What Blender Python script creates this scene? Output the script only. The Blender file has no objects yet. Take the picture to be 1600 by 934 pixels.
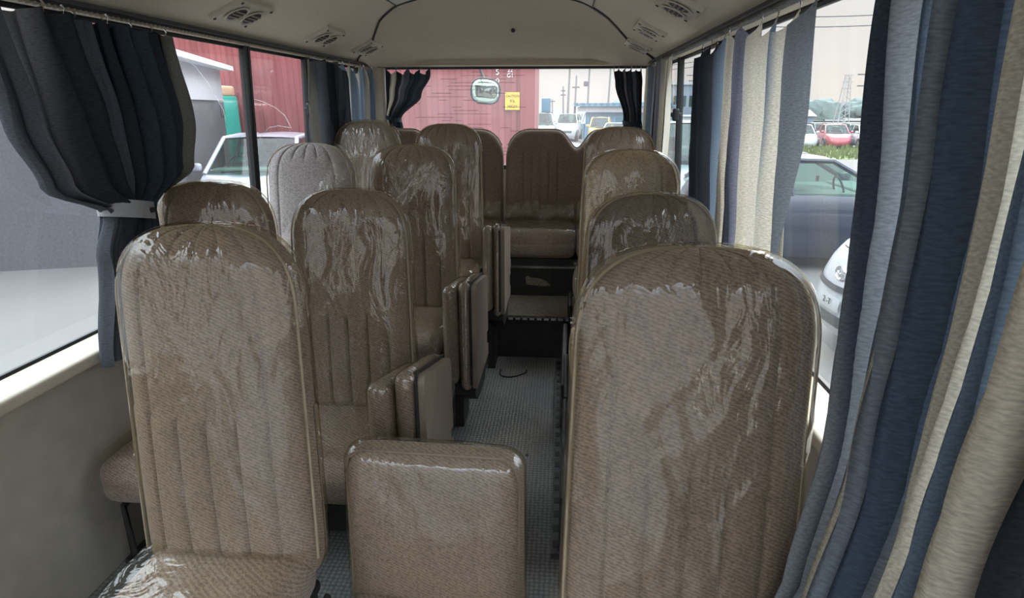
import bpy, bmesh, math, random
from math import sin, cos, pi, radians, sqrt, exp
from mathutils import Vector, Matrix, noise
random.seed(7)
SC = bpy.context.scene
COL = SC.collection

# ------------------------------------------------------------------ camera
cam_data = bpy.data.cameras.new('camera')
cam_data.sensor_width = 36.0
cam_data.lens = 935.0 / 1600.0 * 36.0
cam_data.clip_start = 0.02
cam_data.clip_end = 2000
cam = bpy.data.objects.new('camera', cam_data)
COL.objects.link(cam)
cam.location = (0, 0, 1.45)
cam.rotation_euler = (radians(90 - 17.900), 0, radians(4.6547))
SC.camera = cam

# ------------------------------------------------------------------ sky (overcast: zenith brighter than the horizon)
world = bpy.data.worlds.new('sky')
SC.world = world
world.use_nodes = True
wn, wl = world.node_tree.nodes, world.node_tree.links
wn.clear()
wo = wn.new('ShaderNodeOutputWorld')
bg = wn.new('ShaderNodeBackground')
tc = wn.new('ShaderNodeTexCoord')
sep = wn.new('ShaderNodeSeparateXYZ')
rmp = wn.new('ShaderNodeValToRGB')
nz = wn.new('ShaderNodeTexNoise')
mixc = wn.new('ShaderNodeMix')
mixc.data_type = 'RGBA'
mixc.blend_type = 'MULTIPLY'
nz.inputs['Scale'].default_value = 2.2
nz.inputs['Detail'].default_value = 5
cr = wn.new('ShaderNodeValToRGB')
cr.color_ramp.elements[0].position = 0.35
cr.color_ramp.elements[0].color = (0.90, 0.95, 1.0, 1)
cr.color_ramp.elements[1].position = 0.68
cr.color_ramp.elements[1].color = (1.08, 1.06, 1.03, 1)
e = rmp.color_ramp.elements
e[0].position = 0.0
e[0].color = (0.125, 0.119, 0.114, 1)
e[1].position = 1.0
e[1].color = (0.62, 0.69, 0.75, 1)
for p, c in ((0.5, (0.100, 0.091, 0.084)), (0.56, (0.096, 0.091, 0.088)), (0.62, (0.099, 0.106, 0.116)), (0.75, (0.38, 0.42, 0.46))):
    k = e.new(p)
    k.color = (*c, 1)
mr = wn.new('ShaderNodeMapRange')
mr.inputs['From Min'].default_value = -1
mr.inputs['From Max'].default_value = 1
wl.new(tc.outputs['Generated'], sep.inputs[0])
wl.new(sep.outputs['Z'], mr.inputs['Value'])
wl.new(mr.outputs[0], rmp.inputs['Fac'])
wl.new(tc.outputs['Generated'], nz.inputs['Vector'])
wl.new(nz.outputs['Fac'], cr.inputs['Fac'])
mixc.inputs['Factor'].default_value = 1.0
wl.new(rmp.outputs['Color'], mixc.inputs['A'])
wl.new(cr.outputs['Color'], mixc.inputs['B'])
wl.new(mixc.outputs['Result'], bg.inputs['Color'])
bg.inputs['Strength'].default_value = 3.4
wl.new(bg.outputs[0], wo.inputs[0])
# the veiled sun, low behind the bus on the right
sun_data = bpy.data.lights.new('sun', 'SUN')
sun_data.energy = 0.9
sun_data.angle = radians(25)
sun_data.color = (1.0, 0.93, 0.84)
sun = bpy.data.objects.new('sun', sun_data)
sun.rotation_euler = (radians(-52), radians(28), 0)
COL.objects.link(sun)

SC.view_settings.view_transform = 'Standard'
SC.view_settings.look = 'None'
SC.view_settings.gamma = 1
SC.view_settings.use_curve_mapping = False
SC.view_settings.exposure = 1.6
SC.cycles.transparent_max_bounces = 32

# ------------------------------------------------------------------ materials
def newmat(name):
    m = bpy.data.materials.new(name)
    m.use_nodes = True
    return m, m.node_tree.nodes, m.node_tree.links, m.node_tree.nodes['Principled BSDF']

def coords(n, l, scale=(1, 1, 1), kind='Object', rot=(0, 0, 0)):
    t = n.new('ShaderNodeTexCoord')
    mp = n.new('ShaderNodeMapping')
    mp.inputs['Scale'].default_value = scale
    mp.inputs['Rotation'].default_value = rot
    l.new(t.outputs[kind], mp.inputs['Vector'])
    return mp.outputs['Vector']

def plain(name, col, rough=0.6, metal=0.0, var=0.12, scale=12, bump=0.0, bscale=80, spec=0.5, coat=0.0):
    m, n, l, b = newmat(name)
    v = coords(n, l)
    t = n.new('ShaderNodeTexNoise')
    t.inputs['Scale'].default_value = scale
    t.inputs['Detail'].default_value = 4
    l.new(v, t.inputs['Vector'])
    r = n.new('ShaderNodeValToRGB')
    r.color_ramp.elements[0].position = 0.3
    r.color_ramp.elements[1].position = 0.7
    r.color_ramp.elements[0].color = (*[c * (1 - var) for c in col], 1)
    r.color_ramp.elements[1].color = (*[min(1, c * (1 + var)) for c in col], 1)
    l.new(t.outputs['Fac'], r.inputs['Fac'])
    l.new(r.outputs['Color'], b.inputs['Base Color'])
    b.inputs['Roughness'].default_value = rough
    b.inputs['Metallic'].default_value = metal
    b.inputs['Specular IOR Level'].default_value = spec
    b.inputs['Coat Weight'].default_value = coat
    if bump:
        t2 = n.new('ShaderNodeTexNoise')
        t2.inputs['Scale'].default_value = bscale
        l.new(v, t2.inputs['Vector'])
        bp = n.new('ShaderNodeBump')
        bp.inputs['Strength'].default_value = bump
        bp.inputs['Distance'].default_value = 0.01
        l.new(t2.outputs['Fac'], bp.inputs['Height'])
        l.new(bp.outputs[0], b.inputs['Normal'])
    return m

def schlick(n, l, refl, normal=None, f0=0.04):
    """Fresnel weight that is the same from both sides of a sheet"""
    lw = n.new('ShaderNodeLayerWeight')
    lw.inputs['Blend'].default_value = 0.5
    if normal is not None:
        l.new(normal, lw.inputs['Normal'])
    pw = n.new('ShaderNodeMath')
    pw.operation = 'POWER'
    pw.inputs[1].default_value = 5
    l.new(lw.outputs['Facing'], pw.inputs[0])
    ma = n.new('ShaderNodeMath')
    ma.operation = 'MULTIPLY_ADD'
    ma.use_clamp = True
    ma.inputs[1].default_value = (1 - f0) * 0.8
    ma.inputs[2].default_value = f0 * refl
    l.new(pw.outputs[0], ma.inputs[0])
    return ma.outputs[0]

def fabric(name, col, dark=0.62, bump=0.5):
    """moquette with a slanting twill of short dashes"""
    m, n, l, b = newmat(name)
    v = coords(n, l)
    w = n.new('ShaderNodeTexWave')
    w.wave_type = 'BANDS'
    w.bands_direction = 'DIAGONAL'
    w.inputs['Scale'].default_value = 34
    w.inputs['Distortion'].default_value = 5
    w.inputs['Detail'].default_value = 2
    w.inputs['Detail Scale'].default_value = 3
    v2 = coords(n, l, rot=(0, radians(0), radians(0)), scale=(1.0, 1.3, 2.1))
    l.new(v2, w.inputs['Vector'])
    t = n.new('ShaderNodeTexNoise')
    t.inputs['Scale'].default_value = 120
    t.inputs['Detail'].default_value = 3
    l.new(v, t.inputs['Vector'])
    t3 = n.new('ShaderNodeTexNoise')
    t3.inputs['Scale'].default_value = 3.5
    l.new(v, t3.inputs['Vector'])
    mx = n.new('ShaderNodeMath')
    mx.operation = 'MULTIPLY_ADD'
    mx.inputs[1].default_value = 0.45
    l.new(w.outputs['Fac'], mx.inputs[0])
    l.new(t.outputs['Fac'], mx.inputs[2])
    r = n.new('ShaderNodeValToRGB')
    r.color_ramp.elements[0].position = 0.4
    r.color_ramp.elements[1].position = 0.95
    r.color_ramp.elements[0].color = (*[c * dark for c in col], 1)
    r.color_ramp.elements[1].color = (*[min(1, c * 1.22) for c in col], 1)
    l.new(mx.outputs[0], r.inputs['Fac'])
    hs = n.new('ShaderNodeMix')
    hs.data_type = 'RGBA'
    hs.blend_type = 'MULTIPLY'
    hs.inputs['Factor'].default_value = 1.0
    r3 = n.new('ShaderNodeValToRGB')
    r3.color_ramp.elements[0].color = (0.82, 0.82, 0.82, 1)
    r3.color_ramp.elements[1].color = (1.15, 1.12, 1.08, 1)
    l.new(t3.outputs['Fac'], r3.inputs['Fac'])
    l.new(r.outputs['Color'], hs.inputs['A'])
    l.new(r3.outputs['Color'], hs.inputs['B'])
    l.new(hs.outputs['Result'], b.inputs['Base Color'])
    b.inputs['Roughness'].default_value = 0.95
    b.inputs['Specular IOR Level'].default_value = 0.15
    b.inputs['Sheen Weight'].default_value = 0.25
    b.inputs['Sheen Roughness'].default_value = 0.4
    bp = n.new('ShaderNodeBump')
    bp.inputs['Strength'].default_value = bump
    bp.inputs['Distance'].default_value = 0.004
    l.new(mx.outputs[0], bp.inputs['Height'])
    l.new(bp.outputs[0], b.inputs['Normal'])
    return m

def film(name, tint=(0.97, 0.96, 0.93), edge=(0.80, 0.70, 0.48), rough=0.035, bump=0.35, haze=0.025, refl=2.5, scale=(3, 3, 1.2)):
    """clear plastic: mostly transparent, glossy by Fresnel (two surfaces), yellowish where seen edge-on"""
    m, n, l, b = newmat(name)
    n.remove(b)
    out = n['Material Output']
    v = coords(n, l, scale=scale)
    t = n.new('ShaderNodeTexNoise')
    t.inputs['Scale'].default_value = 4
    t.inputs['Detail'].default_value = 3
    t.inputs['Distortion'].default_value = 1.2
    l.new(v, t.inputs['Vector'])
    bp = n.new('ShaderNodeBump')
    bp.inputs['Strength'].default_value = bump
    bp.inputs['Distance'].default_value = 0.03
    l.new(t.outputs['Fac'], bp.inputs['Height'])
    lw = n.new('ShaderNodeLayerWeight')
    lw.inputs['Blend'].default_value = 0.35
    cm = n.new('ShaderNodeMix')
    cm.data_type = 'RGBA'
    cm.inputs['A'].default_value = (*tint, 1)
    cm.inputs['B'].default_value = (*edge, 1)
    l.new(lw.outputs['Facing'], cm.inputs['Factor'])
    tr = n.new('ShaderNodeBsdfTransparent')
    l.new(cm.outputs['Result'], tr.inputs['Color'])
    df = n.new('ShaderNodeBsdfDiffuse')
    df.inputs['Color'].default_value = (0.8, 0.78, 0.72, 1)
    mh = n.new('ShaderNodeMixShader')
    mh.inputs[0].default_value = haze
    l.new(tr.outputs[0], mh.inputs[1])
    l.new(df.outputs[0], mh.inputs[2])
    gl = n.new('ShaderNodeBsdfGlossy')
    gl.inputs['Roughness'].default_value = rough
    l.new(bp.outputs[0], gl.inputs['Normal'])
    fo = schlick(n, l, refl, bp.outputs[0])
    ms = n.new('ShaderNodeMixShader')
    l.new(fo, ms.inputs[0])
    l.new(mh.outputs[0], ms.inputs[1])
    l.new(gl.outputs[0], ms.inputs[2])
    l.new(ms.outputs[0], out.inputs['Surface'])
    return m

def glass(name, tint=(0.93, 0.95, 0.94), haze=0.04, refl=1.0, hazecol=(0.8, 0.8, 0.8), hscale=2.0):
    m, n, l, b = newmat(name)
    n.remove(b)
    out = n['Material Output']
    tr = n.new('ShaderNodeBsdfTransparent')
    tr.inputs['Color'].default_value = (*tint, 1)
    df = n.new('ShaderNodeBsdfTranslucent')
    df.inputs['Color'].default_value = (*hazecol, 1)
    v = coords(n, l, scale=(1, 1, 0.35))
    t = n.new('ShaderNodeTexNoise')
    t.inputs['Scale'].default_value = hscale
    t.inputs['Detail'].default_value = 5
    l.new(v, t.inputs['Vector'])
    hm = n.new('ShaderNodeMath')
    hm.operation = 'MULTIPLY'
    hm.inputs[1].default_value = haze * 2
    l.new(t.outputs['Fac'], hm.inputs[0])
    mh = n.new('ShaderNodeMixShader')
    l.new(hm.outputs[0], mh.inputs[0])
    l.new(tr.outputs[0], mh.inputs[1])
    l.new(df.outputs[0], mh.inputs[2])
    gl = n.new('ShaderNodeBsdfGlossy')
    gl.inputs['Roughness'].default_value = 0.0
    fo = schlick(n, l, refl)
    ms = n.new('ShaderNodeMixShader')
    l.new(fo, ms.inputs[0])
    l.new(mh.outputs[0], ms.inputs[1])
    l.new(gl.outputs[0], ms.inputs[2])
    l.new(ms.outputs[0], out.inputs['Surface'])
    return m

def curtain_mat(name, stops, transl=0.3):
    """woven stripes along the width (UV x), thread relief, a little light comes through"""
    m, n, l, b = newmat(name)
    n.remove(b)
    out = n['Material Output']
    uv = n.new('ShaderNodeUVMap')
    sp = n.new('ShaderNodeSeparateXYZ')
    l.new(uv.outputs[0], sp.inputs[0])
    r = n.new('ShaderNodeValToRGB')
    r.color_ramp.interpolation = 'LINEAR'
    el = r.color_ramp.elements
    for i, (p, c) in enumerate(stops):
        k = el[i] if i < 2 else el.new(p)
        k.position = p
        k.color = (*c, 1)
    l.new(sp.outputs[0], r.inputs['Fac'])
    mp = n.new('ShaderNodeMapping')
    mp.inputs['Scale'].default_value = (90, 160, 1)
    l.new(uv.outputs[0], mp.inputs['Vector'])
    t = n.new('ShaderNodeTexNoise')
    t.inputs['Scale'].default_value = 2
    t.inputs['Detail'].default_value = 3
    l.new(mp.outputs[0], t.inputs['Vector'])
    r2 = n.new('ShaderNodeValToRGB')
    r2.color_ramp.elements[0].position = 0.3
    r2.color_ramp.elements[0].color = (0.72, 0.72, 0.72, 1)
    r2.color_ramp.elements[1].position = 0.7
    r2.color_ramp.elements[1].color = (1.15, 1.15, 1.15, 1)
    l.new(t.outputs['Fac'], r2.inputs['Fac'])
    mx = n.new('ShaderNodeMix')
    mx.data_type = 'RGBA'
    mx.blend_type = 'MULTIPLY'
    mx.inputs['Factor'].default_value = 1
    l.new(r.outputs['Color'], mx.inputs['A'])
    l.new(r2.outputs['Color'], mx.inputs['B'])
    d = n.new('ShaderNodeBsdfDiffuse')
    tl = n.new('ShaderNodeBsdfTranslucent')
    l.new(mx.outputs['Result'], d.inputs['Color'])
    l.new(mx.outputs['Result'], tl.inputs['Color'])
    bp = n.new('ShaderNodeBump')
    bp.inputs['Strength'].default_value = 0.3
    bp.inputs['Distance'].default_value = 0.004
    l.new(t.outputs['Fac'], bp.inputs['Height'])
    l.new(bp.outputs[0], d.inputs['Normal'])
    ms = n.new('ShaderNodeMixShader')
    ms.inputs[0].default_value = transl
    l.new(d.outputs[0], ms.inputs[1])
    l.new(tl.outputs[0], ms.inputs[2])
    l.new(ms.outputs[0], out.inputs['Surface'])
    return m

def floor_mat():
    m, n, l, b = newmat('studded rubber floor')
    v = coords(n, l, scale=(1, 1, 1))
    vo = n.new('ShaderNodeTexVoronoi')
    vo.inputs['Scale'].default_value = 62
    vo.inputs['Randomness'].default_value = 0.22
    l.new(v, vo.inputs['Vector'])
    t = n.new('ShaderNodeTexNoise')
    t.inputs['Scale'].default_value = 3
    t.inputs['Detail'].default_value = 6
    l.new(v, t.inputs['Vector'])
    r = n.new('ShaderNodeValToRGB')
    r.color_ramp.elements[0].position = 0.35
    r.color_ramp.elements[0].color = (0.16, 0.172, 0.172, 1)
    r.color_ramp.elements[1].position = 0.7
    r.color_ramp.elements[1].color = (0.31, 0.305, 0.285, 1)
    l.new(t.outputs['Fac'], r.inputs['Fac'])
    r2 = n.new('ShaderNodeValToRGB')
    r2.color_ramp.elements[0].position = 0.25
    r2.color_ramp.elements[0].color = (1.2, 1.2, 1.2, 1)
    r2.color_ramp.elements[1].position = 0.55
    r2.color_ramp.elements[1].color = (0.62, 0.62, 0.62, 1)
    l.new(vo.outputs['Distance'], r2.inputs['Fac'])
    mx = n.new('ShaderNodeMix')
    mx.data_type = 'RGBA'
    mx.blend_type = 'MULTIPLY'
    mx.inputs['Factor'].default_value = 1
    l.new(r.outputs['Color'], mx.inputs['A'])
    l.new(r2.outputs['Color'], mx.inputs['B'])
    l.new(mx.outputs['Result'], b.inputs['Base Color'])
    b.inputs['Roughness'].default_value = 0.42
    bp = n.new('ShaderNodeBump')
    bp.invert = True
    bp.inputs['Strength'].default_value = 0.8
    bp.inputs['Distance'].default_value = 0.004
    l.new(vo.outputs['Distance'], bp.inputs['Height'])
    l.new(bp.outputs[0], b.inputs['Normal'])
    return m

def container_mat():
    m, n, l, b = newmat('weathered container red')
    v = coords(n, l, scale=(1.6, 1.6, 0.25))
    t = n.new('ShaderNodeTexNoise')
    t.inputs['Scale'].default_value = 1.6
    t.inputs['Detail'].default_value = 7
    l.new(v, t.inputs['Vector'])
    r = n.new('ShaderNodeValToRGB')
    r.color_ramp.elements[0].position = 0.35
    r.color_ramp.elements[0].color = (0.22, 0.048, 0.048, 1)
    r.color_ramp.elements[1].position = 0.7
    r.color_ramp.elements[1].color = (0.30, 0.075, 0.080, 1)
    l.new(t.outputs['Fac'], r.inputs['Fac'])
    l.new(r.outputs['Color'], b.inputs['Base Color'])
    b.inputs['Roughness'].default_value = 0.6
    return m

M = {}
SEAT = (0.305, 0.238, 0.197)
M['seat'] = fabric('brown twill moquette', SEAT)
M['seat_grey'] = fabric('pale lilac grey moquette', (0.37, 0.335, 0.335))  # bare of film, with left-window light put into the paler colour
M['seat_lit'] = fabric('window-lit beige moquette', (0.70, 0.57, 0.43))  # paler moquette: light from the right window put into the colour
M['seat_dark'] = fabric('dark brown moquette', (0.17, 0.134, 0.108))
M['vinyl'] = plain('brown vinyl', (0.29, 0.23, 0.18), 0.5, bump=0.15, bscale=300)
M['piping'] = plain('tan seat piping', (0.34, 0.28, 0.20), 0.6)
M['film'] = film('clear seat film')
M['film_old'] = film('dusty wrinkled seat film', haze=0.10, bump=0.6)
M['film_loose'] = film('peeled crumpled film', haze=0.16, bump=0.9, edge=(0.75, 0.62, 0.42))
M['black'] = plain('black rubber', (0.012, 0.012, 0.013), 0.5)
M['dark'] = plain('dark painted steel', (0.028, 0.027, 0.026), 0.5, var=0.3)
M['steel'] = plain('worn grey steel', (0.22, 0.22, 0.21), 0.35, metal=0.6, var=0.3)
M['chrome'] = plain('bright metal', (0.7, 0.7, 0.7), 0.2, metal=1.0)
M['head'] = plain('beige headliner cloth', (0.72, 0.635, 0.51), 0.95, var=0.10, scale=220, bump=0.25, bscale=350)
M['head_light'] = plain('pale grey headliner panel', (0.72, 0.69, 0.62), 0.9, var=0.05, scale=160, bump=0.15, bscale=350)
M['head_dark'] = plain('speckled brown headliner cloth', (0.62, 0.54, 0.42), 0.95, var=0.16, scale=240, bump=0.3, bscale=350)
M['trim'] = plain('beige moulded trim', (0.58, 0.52, 0.43), 0.6, var=0.08)
M['wallvinyl'] = plain('grey beige wall vinyl', (0.42, 0.385, 0.33), 0.7, var=0.08)
M['floor'] = floor_mat()
M['stepmat'] = plain('worn brown step mat', (0.24, 0.205, 0.165), 0.8, var=0.25, scale=60, bump=0.3)
M['win_l'] = glass('clear side glass', haze=0.04, hazecol=(0.8, 0.7, 0.7))
M['win_r'] = glass('dusty side glass', haze=0.022)
M['win_b'] = glass('hazy heated rear glass', haze=0.10, hazecol=(0.85, 0.8, 0.82))
M['container'] = container_mat()
M['white'] = plain('white paint', (0.78, 0.79, 0.80), 0.35, var=0.04)
M['sign_yellow'] = plain('yellow sticker', (0.75, 0.46, 0.04), 0.5, var=0.06)
M['ink'] = plain('black print', (0.02, 0.02, 0.02), 0.6)
NAVY, SLATE, BLUE, CREAM, GREY = (0.040, 0.044, 0.054), (0.115, 0.128, 0.155), (0.23, 0.30, 0.39), (0.74, 0.68, 0.57), (0.30, 0.30, 0.33)

# ------------------------------------------------------------------ helpers
class MB:
    def __init__(s):
        s.v, s.f, s.uv = [], [], {}
    def add(s, vs, fs):
        o = len(s.v)
        s.v += [tuple(p) for p in vs]
        s.f += [tuple(i + o for i in f) for f in fs]
        return s
    def box(s, x0, x1, y0, y1, z0, z1):
        return s.add([(x0, y0, z0), (x1, y0, z0), (x1, y1, z0), (x0, y1, z0), (x0, y0, z1), (x1, y0, z1), (x1, y1, z1), (x0, y1, z1)],
                     [(0, 3, 2, 1), (4, 5, 6, 7), (0, 1, 5, 4), (1, 2, 6, 5), (2, 3, 7, 6), (3, 0, 4, 7)])
    def rbox(s, x0, x1, y0, y1, z0, z1, r, puff=0.0, k=3):
        """box with rounded edges, optionally puffed"""
        c = ((x0 + x1) / 2, (y0 + y1) / 2, (z0 + z1) / 2)
        h = (abs(x1 - x0) / 2, abs(y1 - y0) / 2, abs(z1 - z0) / 2)
        r = min(r, *h)
        def ax(hh):
            t = []
            for i in range(k + 1):
                t.append(-hh + r * (1 - cos(i / k * pi / 2)))
            for q in (-0.5, 0, 0.5):
                t.append(q * (hh - r))
            t += [-a for a in t[:k + 1]][::-1]
            return sorted(t)
        A = [ax(q) for q in h]
        idx = {}
        vs, fs = [], []
        def P(p):
            key = tuple(round(a, 6) for a in p)
            if key not in idx:
                q = [max(-(h[i] - r), min(h[i] - r, p[i])) for i in range(3)]
                d = [p[i] - q[i] for i in range(3)]
                L = sqrt(sum(a * a for a in d)) or 1
                o = [q[i] + d[i] / L * r for i in range(3)]
                if puff:
                    for i in range(3):
                        j, l = (i + 1) % 3, (i + 2) % 3
                        if abs(p[i]) >= h[i] - 1e-6:
                            o[i] += math.copysign(puff * (1 - (p[j] / h[j]) ** 2) * (1 - (p[l] / h[l]) ** 2), p[i])
                idx[key] = len(vs)
                vs.append(tuple(o[i] + c[i] for i in range(3)))
            return idx[key]
        for i in range(3):
            j, l = (i + 1) % 3, (i + 2) % 3
            for sg in (-1, 1):
                for a in range(len(A[j]) - 1):
                    for b in range(len(A[l]) - 1):
                        qd = []
                        for (da, db) in ((0, 0), (1, 0), (1, 1), (0, 1)):
                            p = [0, 0, 0]
                            p[i] = sg * h[i]
                            p[j] = A[j][a + da]
                            p[l] = A[l][b + db]
                            qd.append(P(p))
                        fs.append(tuple(qd if sg > 0 else qd[::-1]))
        return s.add(vs, fs)
    def tube(s, pts, r, n=8, cap=True):
        pts = [Vector(p) for p in pts]
        rs = r if isinstance(r, (list, tuple)) else [r] * len(pts)
        vs, fs = [], []
        up = Vector((0, 0, 1))
        for i, p in enumerate(pts):
            t = (pts[min(i + 1, len(pts) - 1)] - pts[max(i - 1, 0)]).normalized()
            u = up if abs(t.dot(up)) < 0.95 else Vector((1, 0, 0))
            a = t.cross(u).normalized()
            b = a.cross(t)
            for k in range(n):
                th = 2 * pi * k / n
                vs.append(p + (a * cos(th) + b * sin(th)) * rs[i])
        for i in range(len(pts) - 1):
            for k in range(n):
                k2 = (k + 1) % n
                fs.append((i * n + k, i * n + k2, (i + 1) * n + k2, (i + 1) * n + k))
        if cap:
            fs.append(tuple(range(n))[::-1])
            fs.append(tuple((len(pts) - 1) * n + k for k in range(n)))
        return s.add(vs, fs)
    def grid(s, fn, us, vs_, uv=False, flip=False):
        o = len(s.v)
        nu, nv = len(us), len(vs_)
        for v in vs_:
            for u in us:
                if uv:
                    s.uv[len(s.v)] = (u, v)
                s.v.append(tuple(fn(u, v)))
        for j in range(nv - 1):
            for i in range(nu - 1):
                q = (o + j * nu + i, o + j * nu + i + 1, o + (j + 1) * nu + i + 1, o + (j + 1) * nu + i)
                s.f.append(q[::-1] if flip else q)
        return s
    def lathe(s, prof, c, axis='z', n=24, a0=0, a1=2 * pi):
        """prof: (r, h) list round the axis through c"""
        vs, fs = [], []
        for (r, h) in prof:
            for k in range(n):
                th = a0 + (a1 - a0) * k / n
                q = (r * cos(th), r * sin(th), h)
                if axis == 'y':
                    q = (q[0], q[2], q[1])
                elif axis == 'x':
                    q = (q[2], q[0], q[1])
                vs.append((q[0] + c[0], q[1] + c[1], q[2] + c[2]))
        m = len(prof)
        for i in range(m - 1):
            for k in range(n):
                k2 = (k + 1) % n
                fs.append((i * n + k, i * n + k2, (i + 1) * n + k2, (i + 1) * n + k))
        fs.append(tuple(range(n))[::-1])
        fs.append(tuple((m - 1) * n + k for k in range(n)))
        return s.add(vs, fs)
    def mesh(s, name, mat, sharp=38):
        me = bpy.data.meshes.new(name)
        me.from_pydata(s.v, [], s.f)
        if s.uv:
            l = me.uv_layers.new(name='UVMap')
            for lp in me.loops:
                l.data[lp.index].uv = s.uv.get(lp.vertex_index, (0, 0))
        me.materials.append(M[mat] if isinstance(mat, str) else mat)
        me.polygons.foreach_set('use_smooth', [True] * len(me.polygons))
        if sharp:
            me.set_sharp_from_angle(angle=radians(sharp))
        me.update()
        return me
    def build(s, name, mat, parent=None, sharp=38, loc=None):
        return link(name, s.mesh(name, mat, sharp), parent, loc)

def link(name, me, parent=None, loc=None):
    o = bpy.data.objects.new(name, me)
    COL.objects.link(o)
    if parent is not None:
        o.parent = parent
    if loc is not None:
        o.location = loc
    return o

def thing(name, label, cat, loc=(0, 0, 0), rotz=0, group=None):
    o = bpy.data.objects.new(name, None)
    o.empty_display_size = 0.1
    COL.objects.link(o)
    o.location = loc
    o.rotation_euler = (0, 0, rotz)
    return tag(o, label, cat, group)

def tag(o, label=None, cat=None, group=None, kind=None):
    if label: o['label'] = label
    if cat: o['category'] = cat
    if group: o['group'] = group
    if kind: o['kind'] = kind
    return o

def struct(name, label=None):
    o = bpy.data.objects.new(name, None)
    COL.objects.link(o)
    o['kind'] = 'structure'
    if label: o['label'] = label
    return o

def copy_thing(root):
    c = root.copy()
    COL.objects.link(c)
    for ch in [q for q in bpy.data.objects if q.parent == root]:
        d = ch.copy()
        COL.objects.link(d)
        d.parent = c
        for g in [q for q in bpy.data.objects if q.parent == ch]:
            e2 = g.copy()
            COL.objects.link(e2)
            e2.parent = d
    return c

def lin(a, b, n):
    return [a + (b - a) * i / n for i in range(n + 1)]

def smooth(t):
    t = max(0, min(1, t))
    return t * t * (3 - 2 * t)

def interp(x, pts):
    if x <= pts[0][0]: return pts[0][1]
    for (a, b), (c, d) in zip(pts, pts[1:]):
        if x <= c:
            return b + (d - b) * (x - a) / (c - a) if c > a else d
    return pts[-1][1]

def text_part(body, size, mat, parent, loc, rot, name='lettering', sx=1.0):
    cu = bpy.data.curves.new(name, 'FONT')
    cu.body = body
    cu.size = size
    cu.align_x = 'CENTER'
    cu.align_y = 'CENTER'
    cu.extrude = 0.002
    cu.materials.append(M[mat])
    o = bpy.data.objects.new(name, cu)
    COL.objects.link(o)
    o.parent = parent
    o.location = loc
    o.rotation_euler = rot
    o.scale = (sx, 1, 1)
    dg = bpy.context.evaluated_depsgraph_get()
    me = bpy.data.meshes.new_from_object(o.evaluated_get(dg))
    me.name = name
    q = bpy.data.objects.new(name, me)
    COL.objects.link(q)
    q.parent = parent
    q.location, q.rotation_euler, q.scale = o.location, o.rotation_euler, o.scale
    bpy.data.objects.remove(o)
    q.name = name
    return q

# ------------------------------------------------------------------ the bus: setting
XC, HW = -0.40, 1.02            # middle of the bus and half width at the window tops
XL, XR = XC - HW, XC + HW
ZR = 1.712                      # window tops
Y0, Y1 = -0.95, 4.55             # windscreen, rear window
SILL = 0.72
CEIL = [(0, 2.02), (.3, 2.01), (.5, 1.965), (.65, 1.895), (.78, 1.815), (.86, 1.78), (.95, 1.748), (1.02, 1.715), (1.06, 1.70)]
def zc(x):
    w = abs(x - XC)
    # smooth the profile a little
    return sum(interp(w + d, CEIL) for d in (-.05, -.025, 0, .025, .05)) / 5

# floor
fl = struct('floor', 'studded dark grey rubber floor of the aisle')
MB().box(XL - .05, XR + .05, Y0, Y1, -.06, 0).build('floor_mat', 'floor', fl)
ring = [(-.255 + .075 * cos(a) * (1 + .12 * cos(3 * a)), 3.13 + .085 * sin(a) * (1 + .1 * sin(2 * a)), .004) for a in lin(radians(170), radians(372), 14)]
MB().tube(ring, .004, 6).build('hatch_wire', 'black', fl)
MB().lathe([(.008, .0), (.008, .002)], (-.12, 2.27, 0), n=12).build('floor_hole', 'black', fl)
st = struct('trim_1', 'raised step platform in front of the rear bench')
MB().box(XL - .02, XR + .02, 3.34, Y1, 0.001, .245).build('step_riser', 'dark', st)  # near-black face: the shadow on the riser is put into its colour
MB().box(XL - .01, XR + .01, 3.335, Y1, .2455, .256).build('step_tread', 'stepmat', st)
no = MB()
for i in range(14):
    x = -.46 + i * .042
    no.box(x, x + .028, 3.318, 3.352, .2465, .2605)
no.build('nosing_stripe', 'chrome', st)
MB().box(-.50, .16, 3.322, 3.36, .24, .259).build('step_nosing', 'black', st)

# ceiling: one smooth headliner, a lighter centre panel, a header panel over the rear window, seams between them
ce = struct('ceiling', 'beige cloth headliner curving down to the windows')
xs = lin(XL - .03, XR + .03, 60)
ys = lin(Y0 - .2, 4.5, 30)
def YT(x):
    w = abs(x - XC)
    return interp(w, [(0, 3.42), (.50, 3.45), (.62, 3.55), (.74, 3.80), (.82, 4.0), (.92, 4.06), (1.0, 4.24), (1.06, 4.34)])
g = MB()
g.grid(lambda u, v: (u, Y0 - .2 + (YT(u) - Y0 + .2) * v, zc(u)), xs, lin(0, 1, 24), flip=True)
g.grid(lambda u, v: (u, Y0 - .2 + (YT(u) - Y0 + .2) * v, zc(u) + .03), xs, lin(0, 1, 2))
g.build('headliner', 'head', ce, sharp=0)
g = MB()
cx = lin(XC - .50, XC + .54, 16)
g.grid(lambda u, v: (u, Y0 + (YT(u) - .005 - Y0) * v, zc(u) - .004), cx, lin(0, 1, 10), flip=True)
g.build('centre_panel', 'head_light', ce, sharp=0)
def hdr(u, v):
    x = XC + u * 1.05
    yt = YT(x)
    ye = 4.53 if abs(u) < .9 else 4.53 - (abs(u) - .9) * .3
    zt = zc(x) - .006
    k = smooth(max(0, min(1, (v - .02) / .80)))
    ease = k
    z = zt + (1.712 - zt) * ease
    # the middle is dished away from the camera
    dish = smooth((.80 - abs(u)) / .25) * smooth(v / .22) * smooth((.88 - v) / .2)
    return (x, yt + (ye - yt) * v + dish * .17, z + dish * .02)
g = MB()
g.grid(hdr, lin(-1, 1, 70), lin(0, 1, 36), flip=True)
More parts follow.
